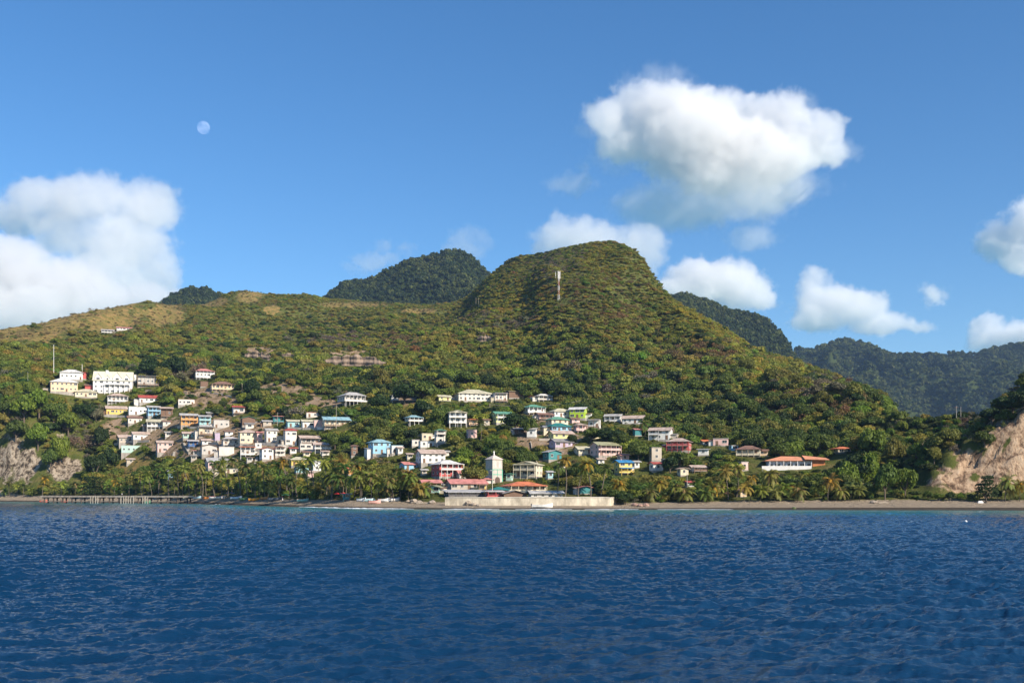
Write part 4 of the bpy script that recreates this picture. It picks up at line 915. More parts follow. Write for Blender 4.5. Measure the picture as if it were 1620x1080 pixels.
MP = [(68, 758, 787, 1), (98, 765, 787, 0), (182, 762, 787, 1), (205, 757, 787, 0), (225, 754, 787, 0), (893, 724, 790, 1), (934, 730, 792, 1), (976, 762, 793, 1), (881, 733, 786, 0), (915, 738, 787, 0), (950, 737, 788, 0),
      (760, 668, 697, 0), (655, 752, 792, 1), (640, 745, 786, 0), (598, 762, 790, 0), (1052, 662, 690, 0), (1152, 742, 790, 0), (1165, 738, 786, 0), (1188, 752, 792, 1), (1215, 748, 786, 0), (1310, 757, 792, 1), (1345, 770, 792, 0), (1295, 765, 790, 0),
      (1590, 757, 793, 0), (1612, 765, 793, 1), (1600, 768, 792, 0), (1045, 762, 792, 1), (1070, 768, 793, 0), (1098, 765, 792, 0), (1125, 768, 793, 1), (1012, 770, 790, 0), (1020, 668, 690, 0), (1140, 765, 790, 0), (1238, 768, 792, 0), (440, 738, 790, 0), (452, 733, 786, 1), (380, 732, 788, 0), (340, 737, 786, 0),
      (360, 735, 787, 0), (405, 738, 788, 0), (500, 728, 788, 0), (515, 735, 788, 0), (535, 732, 786, 0), (560, 742, 788, 1), (572, 738, 786, 0), (470, 735, 786, 0), (485, 742, 790, 0), (420, 745, 790, 0), (320, 742, 786, 0), (300, 745, 786, 0), (285, 748, 786, 0),
      (268, 746, 785, 0), (252, 750, 786, 0), (240, 752, 787, 0), (620, 745, 787, 0), (585, 740, 785, 0), (548, 740, 787, 0), (525, 745, 790, 0), (393, 742, 790, 0), (350, 750, 790, 0), (310, 755, 788, 0), (275, 757, 787, 0), (160, 764, 787, 0), (120, 766, 787, 0), (15, 765, 787, 0), (36, 768, 787, 0)]
for q in MP: palm(q[0], q[1] - (9 if 240 < q[0] < 680 else 5), min(q[2], float(ti(BT, q[0]) - 1.5)), q[3])
rp = random.Random(4)
for k in range(46):
    a = 228 + k * 9.9 + rp.uniform(-4, 4)
    if 682 < a: break
    palm(a, 750 + rp.uniform(-8, 16), float(ti(BT, a) - 3 - rp.uniform(0, 2)), 0, 500 + k)
for k, a in enumerate((8, 26, 50, 84, 112, 132, 170, 195, 214, 1030, 1085, 1112, 1178, 1204, 1226, 1262, 1330, 1360)):
    palm(a, 764 + rp.uniform(-6, 8), float(ti(BT, a) - 3), 0, 600 + k)
# ------------------------------------------------------------------ single broadleaf trees
def limbs(seed):
    r = random.Random(seed); m = MB(); m.tube((0, 0, -.3), (0, 0, .45), .075, .055, 7)
    for i in range(5):
        a = 6.283 * i / 5 + r.random(); e = Vector((.42 * math.cos(a), .42 * math.sin(a), .75 + .25 * r.random())); b_ = Vector((0, 0, .3 + .12 * r.random())); k = b_.lerp(e, .5) + Vector((0, 0, -.05)); m.tube(b_, k, .04, .03, 5); m.tube(k, e, .03, .012, 5)
    me = m.mesh('trunk'); me.materials.append(BARK); return me
LM = [limbs(i) for i in range(3)]
BC = []
for i in range(7):
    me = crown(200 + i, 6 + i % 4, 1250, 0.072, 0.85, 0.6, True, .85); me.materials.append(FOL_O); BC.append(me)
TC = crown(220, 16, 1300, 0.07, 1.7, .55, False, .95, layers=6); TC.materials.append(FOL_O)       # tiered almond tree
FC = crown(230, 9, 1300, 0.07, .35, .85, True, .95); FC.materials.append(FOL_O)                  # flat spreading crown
COLN = [((.16, .155, .03), 'olive'), ((.09, .125, .022), 'mid green'), ((.034, .060, .014), 'dark green'), ((.14, .19, .022), 'bright green'), ((.17, .145, .08), 'dry brown')]
def broadleaf(P, w, h, ci, px, py, seed, kind='n', jit=True):
    r = random.Random(seed); root = empty('broadleaf_tree', P, r.uniform(0, 6.28)); prop(root, None, 'tree', 'broadleaf trees among the houses and along the shore')
    base = .25 * w; me = BC[r.randrange(7)] if kind == 'n' else (TC if kind == 't' else FC)
    hz = h / (1.75 if kind == 'n' else (2.5 if kind == 't' else 1.35)); 
    c = link('crown', me, None, root, (0, 0, -.12 * hz if kind == 'n' else 0), 0, (w, w, hz)); col, nm = COLN[ci]; v = r.uniform(.8, 1.2); c.color = (col[0] * v * r.uniform(.9, 1.1), col[1] * v, col[2] * v, 1)
    link('trunk', LM[r.randrange(3)], None, root, (0, 0, 0), 0, (w, w, hz))
    size = 'large' if w > 4.6 else ('small' if w < 2.9 else 'middling')
    TREES.append((root, px, py, nm + (' tiered tree' if kind == 't' else (' flat crowned tree' if kind == 'f' else ' ' + size + ' tree'))))
# px, top row, base row, half width px, colour, form
MT = [(150, 742, 787, 20, 2, 't'), (1560, 738, 794, 18, 2, 't'), (648, 752, 790, 24, 2, 't'), (751, 742, 772, 20, 0, 'f'), (12, 625, 668, 22, 1, 'n'), (38, 612, 670, 22, 3, 'n'), (62, 603, 665, 22, 3, 'n'), (85, 628, 668, 18, 1, 'n'), (108, 640, 690, 18, 3, 'n'), (135, 634, 665, 20, 2, 'n'), (152, 640, 668, 12, 4, 'n'),
      (60, 660, 712, 20, 3, 'n'), (25, 655, 700, 20, 1, 'n'), (95, 680, 735, 16, 3, 'n'), (80, 700, 745, 14, 1, 'n'), (160, 665, 712, 14, 2, 'n'), (172, 700, 745, 18, 2, 'n'), (150, 710, 760, 18, 2, 'n'),
      (240, 560, 600, 24, 2, 'n'), (275, 555, 602, 24, 2, 'n'), (258, 575, 605, 14, 0, 'n'), (400, 590, 630, 16, 2, 'n'), (548, 682, 705, 16, 2, 'n'), (530, 680, 712, 14, 1, 'n'), (628, 664, 700, 20, 1, 'n'), (600, 655, 690, 18, 1, 'n'), (650, 672, 700, 14, 2, 'n'), (590, 640, 672, 20, 2, 'n'),
      (815, 700, 728, 20, 2, 'n'), (800, 690, 722, 16, 1, 'n'), (835, 712, 742, 14, 1, 'n'), (815, 648, 680, 20, 2, 'n'), (835, 655, 690, 14, 1, 'n'), (780, 690, 716, 16, 2, 'n'), (750, 690, 722, 18, 1, 'n'), (735, 700, 735, 16, 3, 'n'), (715, 675, 705, 10, 3, 'n'), (728, 680, 704, 10, 1, 'n'),
      (935, 670, 700, 18, 1, 'n'), (960, 672, 702, 18, 2, 'n'), (985, 680, 712, 18, 1, 'n'), (905, 683, 704, 10, 2, 'n'), (1010, 690, 730, 18, 1, 'n'), (1075, 705, 745, 18, 1, 'n'), (1060, 715, 750, 16, 2, 'n'), (600, 618, 652, 22, 2, 'n'), (640, 600, 640, 24, 2, 'n'), (670, 595, 636, 24, 1, 'n'), (700, 592, 622, 20, 0, 'n'), (740, 580, 616, 20, 1, 'n'),
      (770, 585, 616, 18, 2, 'n'), (800, 590, 622, 18, 1, 'n'), (835, 600, 628, 20, 1, 'n'), (870, 595, 626, 20, 2, 'n'), (905, 600, 634, 20, 1, 'n'), (1380, 668, 722, 20, 3, 'n'), (1415, 682, 738, 18, 0, 'n'), (1450, 690, 735, 16, 3, 'n'), (1478, 698, 735, 13, 0, 'n'), (1365, 705, 770, 22, 3, 'n'), (1400, 722, 790, 20, 1, 'n'), (1432, 728, 788, 18, 3, 'n'),
      (1340, 720, 775, 22, 3, 'n'), (1600, 630, 662, 24, 2, 'f'), (1570, 648, 672, 20, 2, 'f'), (1625, 622, 658, 22, 2, 'f'), (1468, 772, 791, 9, 1, 'n'), (1486, 777, 792, 8, 3, 'n'), (1503, 774, 792, 8, 2, 'n'), (1520, 776, 792, 9, 3, 'n'), (1536, 778, 792, 8, 1, 'n'), (1578, 770, 792, 9, 2, 'n'), (975, 768, 797, 16, 1, 'n'), (990, 775, 798, 14, 2, 'n')]
for i, (a, t0, b0, hw, ci, kd) in enumerate(MT):
    P = hit(a, b0, 345); s = P.y / F; broadleaf(P, hw * s, (b0 - t0) * s, ci, a, (t0 + b0) / 2, 900 + i, kd)
N_SINGLE = 300 - len(MT)
# ------------------------------------------------------------------ boats and shore things
def at_beach(px, py): return hit(px, py, 330)
def boat(px, py, lp, hullc, trim, yaw, label, ref=None):
    P = at_beach(px, py); s = P.y / F; L = max(3.6, 1.1 * lp * s / max(.45, abs(math.cos(R(yaw))))); wd = L * .125 + .35; H = .9 + L * .04
    root = empty('fishing_boat', (P.x, P.y, P.z + .02), R(yaw)); prop(root, label, 'boat', 'fishing boats drawn up on the beach')
    m = MB(); n_ = 11; rings = []
    for i in range(n_):
        t = i / (n_ - 1); x = -L / 2 + L * t; b_ = wd * (1 - max(0, (t - .45) / .55) ** 2.2) * (.82 + .18 * min(1, t / .3)); sh = H * (1 + .55 * max(0, t - .4) ** 2 / .36)
        b_ = max(b_, .03); ke = .25 * max(0, (t - .75) / .25) ** 2 * H
        rings.append([(x, -b_, sh), (x, -b_ * .93, sh * .45), (x, -b_ * .55, ke + .06), (x, 0, ke), (x, b_ * .55, ke + .06), (x, b_ * .93, sh * .45), (x, b_, sh),
                      (x, b_ * .86, sh), (x, b_ * .8, sh * .45), (x, 0, ke + .14), (x, -b_ * .8, sh * .45), (x, -b_ * .86, sh)])
    k = 12; m.poly([p for r_ in rings for p in r_], [(i * k + j, i * k + (j + 1) % k, (i + 1) * k + (j + 1) % k, (i + 1) * k + j) for i in range(n_ - 1) for j in range(k)] + [tuple(range(k)), tuple(range((n_ - 1) * k, n_ * k))[::-1]])
    hl = m.build('hull', paint(hullc, .45, .15, .8), root)
    m = MB()
    for i in range(n_ - 1):
        for sg in (0, 6):
            a, b_ = Vector(rings[i][sg]), Vector(rings[i + 1][sg]); o = .05 if sg else -.05
            m.poly([(a.x, a.y, a.z + .05), (b_.x, b_.y, b_.z + .05), (b_.x, b_.y + o, b_.z + .05), (a.x, a.y + o, a.z + .05), (a.x, a.y, a.z - .08), (b_.x, b_.y, b_.z - .08), (b_.x, b_.y + o, b_.z - .08), (a.x, a.y + o, a.z - .08)],
                   [(0, 1, 2, 3), (3, 2, 6, 7), (7, 6, 5, 4), (0, 4, 5, 1)])
    m.build('gunwale', paint(trim, .5, .1), root)
    for t in (.25, .5, .7):
        m = MB(); x = -L / 2 + L * t; m.box(x - .15, x + .15, -wd * .72, wd * .72, H * .7, H * .75); m.build('bench', WOODM, root)
    m = MB(); m.box(-L / 2 - .38, -L / 2 - .02, -.16, .16, H * .7, H * 1.35); m.tube((-L / 2 - .2, 0, H * .7), (-L / 2 - .2, 0, .1), .06); m.build('outboard_motor', paint((.05, .05, .06), .4, .1), root)
    if ref: LAND.append((px, py, ref))
    keep(px - lp / 2, py - 4, px + lp / 2, py, P.y)
BO = """
298 788.5 15 .80,.76,.50 .80,.66,.12 8 yellow and white fishing boat at the pier's landward end|yellow and white boat
313 788.5 16 .42,.66,.78 .75,.75,.75 -6 pale blue fishing boat beside the yellow and white one|
327 789 7 .75,.28,.06 .8,.3,.1 20 tiny orange skiff between the pale blue and the red striped boats|
346 789 26 .78,.74,.70 .55,.08,.08 5 long white fishing boat with a red stripe below the long pink house|red striped boat
374 789.5 17 .74,.76,.78 .20,.28,.6 -10 white fishing boat beside the blue canvas shelter|
385 791 10 .25,.45,.20 .7,.65,.2 24 small green and yellow skiff near the blue canvas shelter|
402 792 15 .85,.33,.03 .85,.5,.05 4 bright orange fishing boat on the sand under palms|bright orange boat
418 790 11 .60,.22,.06 .7,.35,.1 -14 dull orange skiff behind the bright orange boat|
437 791.5 21 .10,.12,.15 .20,.22,.26 6 long dark grey fishing boat in the palms' shade|dark grey boat
479 793.5 16 .30,.55,.48 .75,.40,.34 8 turquoise fishing boat with pink rim on the sloping sand|turquoise boat
572 793 12 .74,.75,.76 .3,.5,.6 -18 small white skiff under the shore trees beside the green hut|
587 793 17 .50,.72,.76 .78,.78,.78 4 aqua and white fishing boat in front of the shore trees|aqua and white boat
608 793.5 17 .80,.79,.77 .6,.6,.6 -8 plain white fishing boat beside the aqua and white boat|plain white boat
625 792.5 12 .78,.76,.72 .2,.25,.4 30 white boat with navy rim near the driftwood|
593 796.5 17 .66,.38,.32 .5,.2,.15 3 faded pink skiff lying low on the open sand|
70 795.2 12 .62,.12,.07 .7,.2,.1 2 red skiff moored at the pier's seaward end|
102 795.3 9 .58,.10,.06 .7,.25,.1 -8 short red skiff floating under the pier|
234 795.2 9 .12,.36,.20 .3,.5,.3 6 small dark green skiff under the pier|
858 803.6 30 .78,.74,.68 .74,.70,.64 2 very long white canoe at the water's edge below the sea wall|long white canoe
"""
for line in BO.strip().split('\n'):
    a, ref = line.split('|'); q = a.split(' ', 6); c3 = lambda t: tuple(float(v) for v in t.split(','))
    boat(float(q[0]), float(q[1]), float(q[2]), c3(q[3]), c3(q[4]), float(q[5]), q[6], ref or None)
for o in list(COL.objects):            # boats afloat sit on the water
    if o.name.startswith('fishing_boat') and o.parent is None and o.location.z < .05: o.location.z = -.12
def canopy(name, px, py, w, h, rgb, label, cat, ref=None, poles=4):
    P = at_beach(px, py); root = empty(name, P, R(8)); prop(root, label, cat)
    m = MB(); m.slab([(-w / 2, -w * .35, h - .3), (0, -w * .38, h + .25), (0, w * .38, h + .4), (-w / 2, w * .35, h - .1)], .05); m.slab([(0, -w * .38, h + .25), (w / 2, -w * .35, h - .4), (w / 2, w * .35, h - .2), (0, w * .38, h + .4)], .05); m.build('canvas', paint(rgb, .8, .2), root)
    for sx in (-1, 1):
        for sy in (-1, 1): m = MB(); m.tube((sx * (w / 2 - .1), sy * w * .3, -.4), (sx * (w / 2 - .1), sy * w * .3, h - .25), .06); m.build('pole', WOODM, root)
    keep(px - 6, py - 10, px + 6, py, P.y)
    if ref: LAND.append((px, py - 5, ref))
canopy('canvas_shelter', 364, 788, 4.6, 2.6, (.06, .10, .34), 'blue canvas shelter behind the beached boats', 'canvas shelter', 'blue canvas shelter')
canopy('canvas_shelter', 452, 789, 3.2, 1.9, (.05, .36, .20), 'small green canvas shelter behind the dark grey boat', 'canvas shelter', 'green canvas shelter')
def parasol(px, py, label):
    P = at_beach(px, py); root = empty('parasol', P); prop(root, label, 'parasol')
    m = MB(); m.tube((0, 0, -.3), (0, 0, 2.5), .04); m.build('pole', WOODM, root)
    m = MB(); k = 10; P_ = [(0, 0, 2.75)] + [(1.4 * math.cos(6.2832 * i / k), 1.4 * math.sin(6.2832 * i / k), 2.15) for i in range(k)] + [(0, 0, 2.66)] + [(1.36 * math.cos(6.2832 * i / k), 1.36 * math.sin(6.2832 * i / k), 2.1) for i in range(k)]
    m.poly(P_, [(0, 1 + i, 1 + (i + 1) % k) for i in range(k)] + [(k + 1, k + 2 + (i + 1) % k, k + 2 + i) for i in range(k)] + [(1 + i, k + 2 + i, k + 2 + (i + 1) % k, 1 + (i + 1) % k) for i in range(k)]); m.build('canvas', paint((.62, .03, .03), .8, .1), root)
    keep(px - 5, py - 11, px + 5, py - 5, P.y)
parasol(533, 789.5, 'red parasol beside the dark green beach hut'); parasol(543, 789, 'second red parasol just behind the first by the green beach hut')
house(539, 556, 780, 791, 'T', 's', 'she', 1, 4, 'v', 'dark green beach hut behind red parasols', 'dark green beach hut', 'beach_hut', 'hut', 'shore huts')
# boulders
def boulder(px, py, r, label, seed, flat=.65, rgb=(.36, .28, .21)):
    P = at_beach(px, py); iv, it = ico(); rr = np.random.RandomState(seed)
    f = 1 + .28 * np.array([mnoise.noise(Vector(v) * 1.7 + Vector((seed, 0, 0))) for v in iv])[:, None] + .07 * rr.normal(size=(len(iv), 1))
    me = np_mesh('boulder', iv * f * np.array([r * 1.2, r, r * flat]), it); o = link('boulder', me, paint(rgb, .95, .4, 1.2, key='_rock'), None, (P.x, P.y, P.z + r * flat * .45), rr.rand() * 6)
    prop(o, label, 'boulder', 'boulders on the beach')
for i, (a, b_, r_, t) in enumerate([(741, 799, 1.5, 'tall brown boulder leaning on the sea wall'), (749, 799.5, 1.1, 'middle boulder of the three against the sea wall'), (757, 800, .8, 'smallest of the boulders against the sea wall'),
    (655, 795, 1.6, 'broad tan boulder at the inland edge of the sand'), (664, 796, 1.2, 'tan boulder beside the driftwood'), (684, 796, 1.3, 'tan boulder between driftwood and boat shed'), (646, 794, .9, 'small tan boulder next to the broad one'),
    (1004, 800, 1.2, 'reddish boulder beyond the sea wall end'), (1013, 800.5, .9, 'smaller reddish boulder next to the one beyond the sea wall'), (1022, 800, 1.1, 'third reddish boulder along from the sea wall'),
    (1256, 804.5, .7, 'mossy boulder alone at the waterline below the villa'), (1382, 795.5, 1.1, 'pale boulder at the back of the sand before the tan cliff')]):
    boulder(a, b_, r_, t, i + 3, .9 if i == 0 else .65, (.12, .16, .06) if i == 10 else ((.42, .26, .20) if 7 <= i <= 9 else (.38, .31, .24)))
def log(px, py, L, yaw, label):
    P = at_beach(px, py); m = MB(); m.tube((-L / 2, 0, .15), (L * .1, .1, .28), .24, .2, 7); m.tube((L * .1, .1, .28), (L / 2, .3, .18), .2, .1, 7); m.tube((L * .05, .1, .25), (L * .25, .5, 1.1), .1, .04, 5)
    o = link('driftwood', m.mesh('driftwood'), paint((.42, .35, .27), .95, .3, 1, key='_drift'), None, P, R(yaw)); prop(o, label, 'driftwood')
log(673, 796.5, 7, -6, 'bleached driftwood trunk lying on sand by the boat shed'); log(1398, 796, 4, 10, 'bleached driftwood lying under the tan cliff')
P = at_beach(1551, 795.5); m = MB(); m.box(-.9, .9, -.4, .4, 0, .5); m.tube((-.7, 0, .5), (.7, 0, .62), .3, .18, 7)
o = link('cooler_box', m.mesh('cooler_box'), WHITEM, None, P); prop(o, 'small white box left at the back of the sand under the tan cliff', 'box')
# ------------------------------------------------------------------ poles, wires, masts
PT = {}
def pole(px, pt, pb, label, arm=True, name='utility_pole', cat='utility pole', r=.16, mat=None, key=None):
    P = hit(px, pb, 345); h = (pb - pt) * P.y / F; root = empty(name, P); prop(root, label, cat)
    m = MB(); m.tube((0, 0, -1), (0, 0, h), r, r * .65, 7); m.build('shaft', mat or paint((.42, .38, .32), .9, .2, key='_pole'), root)
    if arm: m = MB(); m.box(-.9, .9, -.12, 0, h - .7, h - .55); m.build('crossarm', WOODM, root)
    if key: PT[key] = Vector((P.x, P.y, P.z + h - .5))
    return root, h
pole(383, 606, 633, 'utility pole below the peach house with brown roof', key='a'); pole(446, 609, 628, 'utility pole on the scrubby slope above the pale turquoise house', key='b')
pole(439, 652, 680, 'utility pole beside the ramshackle teal shack', key='c'); pole(512, 649, 664, 'thin pole at the end of the blue roofed cream house')
pole(532, 640, 678, 'tall utility pole beside the blue roofed cream house', key='d'); pole(573, 672, 692, 'utility pole above the sky blue house', key='e'); pole(632, 684, 702, 'utility pole among trees beyond the sky blue house', key='f')
pole(775, 638, 660, 'utility pole above the lemon house with green roof', key='g'); pole(930, 630, 650, 'utility pole in the wood behind the lime green house', key='h')
pole(795, 704, 722, 'thin pole rising behind the church tower'); pole(771, 722, 745, 'short pole with crossarm in front of the church tower', key='i')
pole(1513, 642, 668, 'tall pole standing at the lip of the tan cliff', key='j'); pole(1520, 643, 668, 'slimmer pole beside the tall one at the cliff lip', False)
pole(753, 471, 488, 'pale pole on the saddle under the main peak'); pole(757, 471, 487, 'twin pale pole on the saddle under the main peak', False)
pole(1087, 742, 778, 'thin pole beside the crimson roofed hut', False); pole(193, 578, 592, 'thin mast behind the dormered mansion', False, 'mast', 'mast', .1)
pole(85, 545, 598, 'very tall thin white mast beside the peach bluff top house', False, 'mast', 'mast', .22, WHITEM); pole(44, 588, 616, 'thin pale mast among trees at the bluff edge', False, 'mast', 'mast', .12)
pole(130, 576, 590, 'white spire like mast above the narrow red hut', False, 'mast', 'mast', .25, WHITEM)
lp, h_ = pole(779, 744, 786, 'pale street lamp post behind the sea wall', False, 'street_lamp', 'street lamp', .14, paint((.60, .55, .45), .7, .1))
m = MB(); m.box(-.9, .7, -.16, .16, h_ - .05, h_ + .18); m.build('lamp_head', METAL, lp)
def wire(a, b_, label, sag=1.2):
    A, B = PT[a], PT[b_]; c = (A + B) / 2; m = MB(); n_ = 10; pts = [A.lerp(B, i / n_) - Vector((0, 0, sag * 4 * (i / n_) * (1 - i / n_))) - c for i in range(n_ + 1)]
    for p, q in zip(pts[:-1], pts[1:]): m.tube(p, q, .045, .045, 4)
    o = link('power_line', m.mesh('power_line'), paint((.35, .33, .30), .6, 0, key='_wire'), None, c); prop(o, label, 'power line', 'power lines over the village')
wire('d', 'e', 'power line from the tall pole by the blue roofed house to the sky blue house'); wire('e', 'f', 'power line running on beyond the sky blue house'); wire('c', 'd', 'power line over the pale turquoise and white houses', 1.8); wire('a', 'b', 'power line across the scrubby slope', 2); wire('g', 'h', 'power line over the lemon and lime green houses', 2.5)
def cell_tower():
    P = hit(884, 474, 800); h = 44 * P.y / F; root = empty('radio_tower', P); prop(root, 'red and white lattice radio tower high on the main hill', 'radio tower')
    wm = paint((.86, .84, .82), .5, .05); rm = paint((.55, .12, .08), .5, .05); w = 1.0
    for k in range(4):
        a = .785 + 1.5708 * k
        for s_ in range(6):
            m = MB(); z0, z1 = h * s_ / 6, h * (s_ + 1) / 6; r0, r1 = w * (1 - .5 * s_ / 6), w * (1 - .5 * (s_ + 1) / 6)
            m.tube((r0 * math.cos(a), r0 * math.sin(a), z0 - (2 if s_ == 0 else 0)), (r1 * math.cos(a), r1 * math.sin(a), z1), .12, .12, 5); m.build('leg', rm if s_ in (1, 3) else wm, root)
    m = MB()
    for s_ in range(12):
        for k in range(4):
            a, b_ = .785 + 1.5708 * k, .785 + 1.5708 * (k + 1); z0, z1 = h * s_ / 12, h * (s_ + 1) / 12; r0, r1 = w * (1 - .5 * s_ / 12), w * (1 - .5 * (s_ + 1) / 12)
            m.tube((r0 * math.cos(a), r0 * math.sin(a), z0), (r1 * math.cos(b_), r1 * math.sin(b_), z1), .05, .05, 4)
    m.build('bracing', wm, root)
    for k in range(3):
        a = 2.1 * k; m = MB(); m.box(-.25 + 1.0 * math.cos(a), .25 + 1.0 * math.cos(a), -.25 + 1.0 * math.sin(a), .25 + 1.0 * math.sin(a), h - 6, h + .5); m.build('antenna_panel', wm, root)
    keep(879, 428, 889, 472, P.y)
cell_tower(); pole(879, 430, 440, 'short white mast beside the radio tower', False, 'mast', 'mast', .3, WHITEM)
# ------------------------------------------------------------------ retaining walls and road edges on the slope
def low_wall(pts, h, label, rgb=(.46, .38, .30)):
    V = [hit(a, b_, 345) for a, b_ in pts]; c = V[len(V) // 2]; m = MB()
    for a, b_ in zip(V[:-1], V[1:]):
        d = (b_ - a); d.z = 0; d.normalize(); nx, ny = -d.y * .3, d.x * .3
        m.poly([(q.x - c.x + sx * nx, q.y - c.y + sx * ny, q.z - c.z + z) for q in (a, b_) for sx in (0, 1) for z in (-2.5, h)], [(0, 4, 5, 1), (2, 3, 7, 6), (1, 5, 7, 3), (0, 1, 3, 2), (4, 6, 7, 5)])
    o = link('retaining_wall', m.mesh('retaining_wall'), paint(rgb, .95, .35, .4, key='_stone'), None, c); prop(o, label, 'retaining wall')
low_wall([(333, 622), (352, 625), (368, 629), (385, 632), (402, 637)], 1.0, 'pale roadside wall curving below the peach house with brown roof', (.62, .52, .42))
low_wall([(203, 618), (220, 619), (245, 621), (270, 622), (296, 623)], 1.6, 'long tan retaining wall under the concrete shell')
low_wall([(270, 625), (290, 626), (310, 628)], 1.3, 'short tan retaining wall on the bare slope')
low_wall([(495, 680), (510, 679), (522, 678)], 1.6, 'white garden wall in front of the blue roofed cream house', (.72, .68, .62))
low_wall([(856, 745), (848, 730), (843, 716), (840, 700)], 1.0, 'stone parapet of the stepped lane climbing to the white cube house', (.55, .46, .36))
low_wall([(714, 718), (724, 712), (733, 708)], .8, 'tan road edge among dark trees above the red house')
low_wall([(735, 673), (750, 673), (772, 672)], .8, 'thin pale terrace wall beside the tall white gabled house', (.6, .52, .45))
low_wall([(655, 692), (668, 690)], 1.2, 'tan retaining wall beside the stacked cream cube')

for i_, (pts_, h_w, t_) in enumerate([
    ([(300, 702), (325, 703), (345, 704)], 1.6, 'terrace wall of grey stone under the low white cottages'), ([(372, 706), (390, 707), (408, 708)], 1.4, 'terrace wall between the large cream and orange awning houses'),
    ([(414, 704), (435, 705), (462, 708)], 1.6, 'terrace wall below the weathered gable house'), ([(466, 714), (485, 715), (508, 716)], 1.5, 'terrace wall below the flat concrete storey'),
    ([(280, 677), (300, 678), (332, 678)], 1.4, 'terrace wall below the orange and turquoise houses'), ([(164, 659), (185, 660), (212, 660)], 1.4, 'terrace wall below the long yellow house'),
    ([(180, 704), (205, 700), (236, 699)], 1.4, 'terrace wall below the rusty roofed white house'), ([(450, 678), (470, 679), (496, 680)], 1.3, 'garden wall below the pale turquoise house'),
    ([(318, 744), (340, 745), (376, 746)], 1.8, 'cream terrace wall below the long pink house'), ([(853, 697), (862, 697), (870, 697)], 1.2, 'cream terrace wall beside the long lemon house'),
    ([(575, 723), (595, 723), (618, 722)], 1.4, 'stone terrace wall below the sky blue house'), ([(655, 737), (680, 737), (704, 738)], 1.3, 'terrace wall below the broad white two storey house')]):
    low_wall(pts_, h_w, t_, ((.50, .43, .35), (.58, .50, .40), (.44, .40, .35))[i_ % 3])
def stairs(pa, pb, n_, label):
    A, B = hit(*pa, 345), hit(*pb, 345); m = MB(); d = B - A; a = math.atan2(d.y, d.x)
    for i in range(n_):
        t = i / n_; q = d * t; L = math.hypot(d.x, d.y) / n_; x = i * L; z = d.z * (i + 1) / n_; m.box(x + .003 * i, x + L, -.7, .7, z - 3, z + .35)
    o = link('stairway', m.mesh('stairway'), CONC, None, A, a); prop(o, label, 'stairway')
stairs((300, 718), (290, 700), 16, 'concrete stairway climbing beside the pink two storey house'); stairs((404, 733), (411, 712), 18, 'concrete stairway beside the white red roofed cottage'); stairs((345, 700), (338, 676), 18, 'concrete stairway past the violet hut'); stairs((272, 735), (276, 715), 14, 'stairway down the bank from the pink two storey house')
# rock ledges showing in the woods
def ledge(pa, pb, h, label, seed):
    A, B = hit(*pa, 600), hit(*pb, 600); c = (A + B) / 2; d = (B - A); L = d.length; n1_, n2_ = int(L / 1.2) + 2, 12; P_ = []
    for j in range(n2_):
        for i in range(n1_):
            t = i / (n1_ - 1); z = h * j / (n2_ - 1) * (.55 + .45 * math.sin(3.14 * t) + .35 * mnoise.noise(Vector((t * 9, seed, 0)))); b_ = A + d * t
            o = 2.0 * mnoise.noise(Vector((t * L / 6, 0, seed))) + .7 * mnoise.noise(Vector((t * L / 1.8, z / 5, seed + 5))) + .55 * math.sin(z * 1.5 + mnoise.noise(Vector((t * 4, 0, 0))))
            P_.append((b_.x - c.x, b_.y - c.y - 4 + o + z * .12, b_.z - c.z + z - 2))
    P_ += [(p[0], p[1] + 7, p[2] - 1) for p in P_[(n2_ - 1) * n1_:]]
    o = link('rock_ledge', np_mesh('rock_ledge', P_, grid_faces(n2_ + 1, n1_)), paint((.30, .22, .16), .95, .6, .3, key='_ledge'), None, c); prop(o, label, 'rock ledge', 'rock ledges in the wood')
    keep(pa[0], pa[1] - h * F / A.y * .8, pb[0], pa[1] - h * F / A.y * .3, A.y)
ledge((515, 575), (612, 577), 8.5, 'long banded rock ledge showing in the wood', 2.3); ledge((388, 566), (428, 568), 8, 'shorter rock ledge beside the long one', 7.1); ledge((446, 562), (468, 563), 4, 'small rock ledge between the two larger ones', 4.4)
ledge((755, 538), (778, 538), 6, 'dark little rock ledge at the foot of the main peak', 9.4)
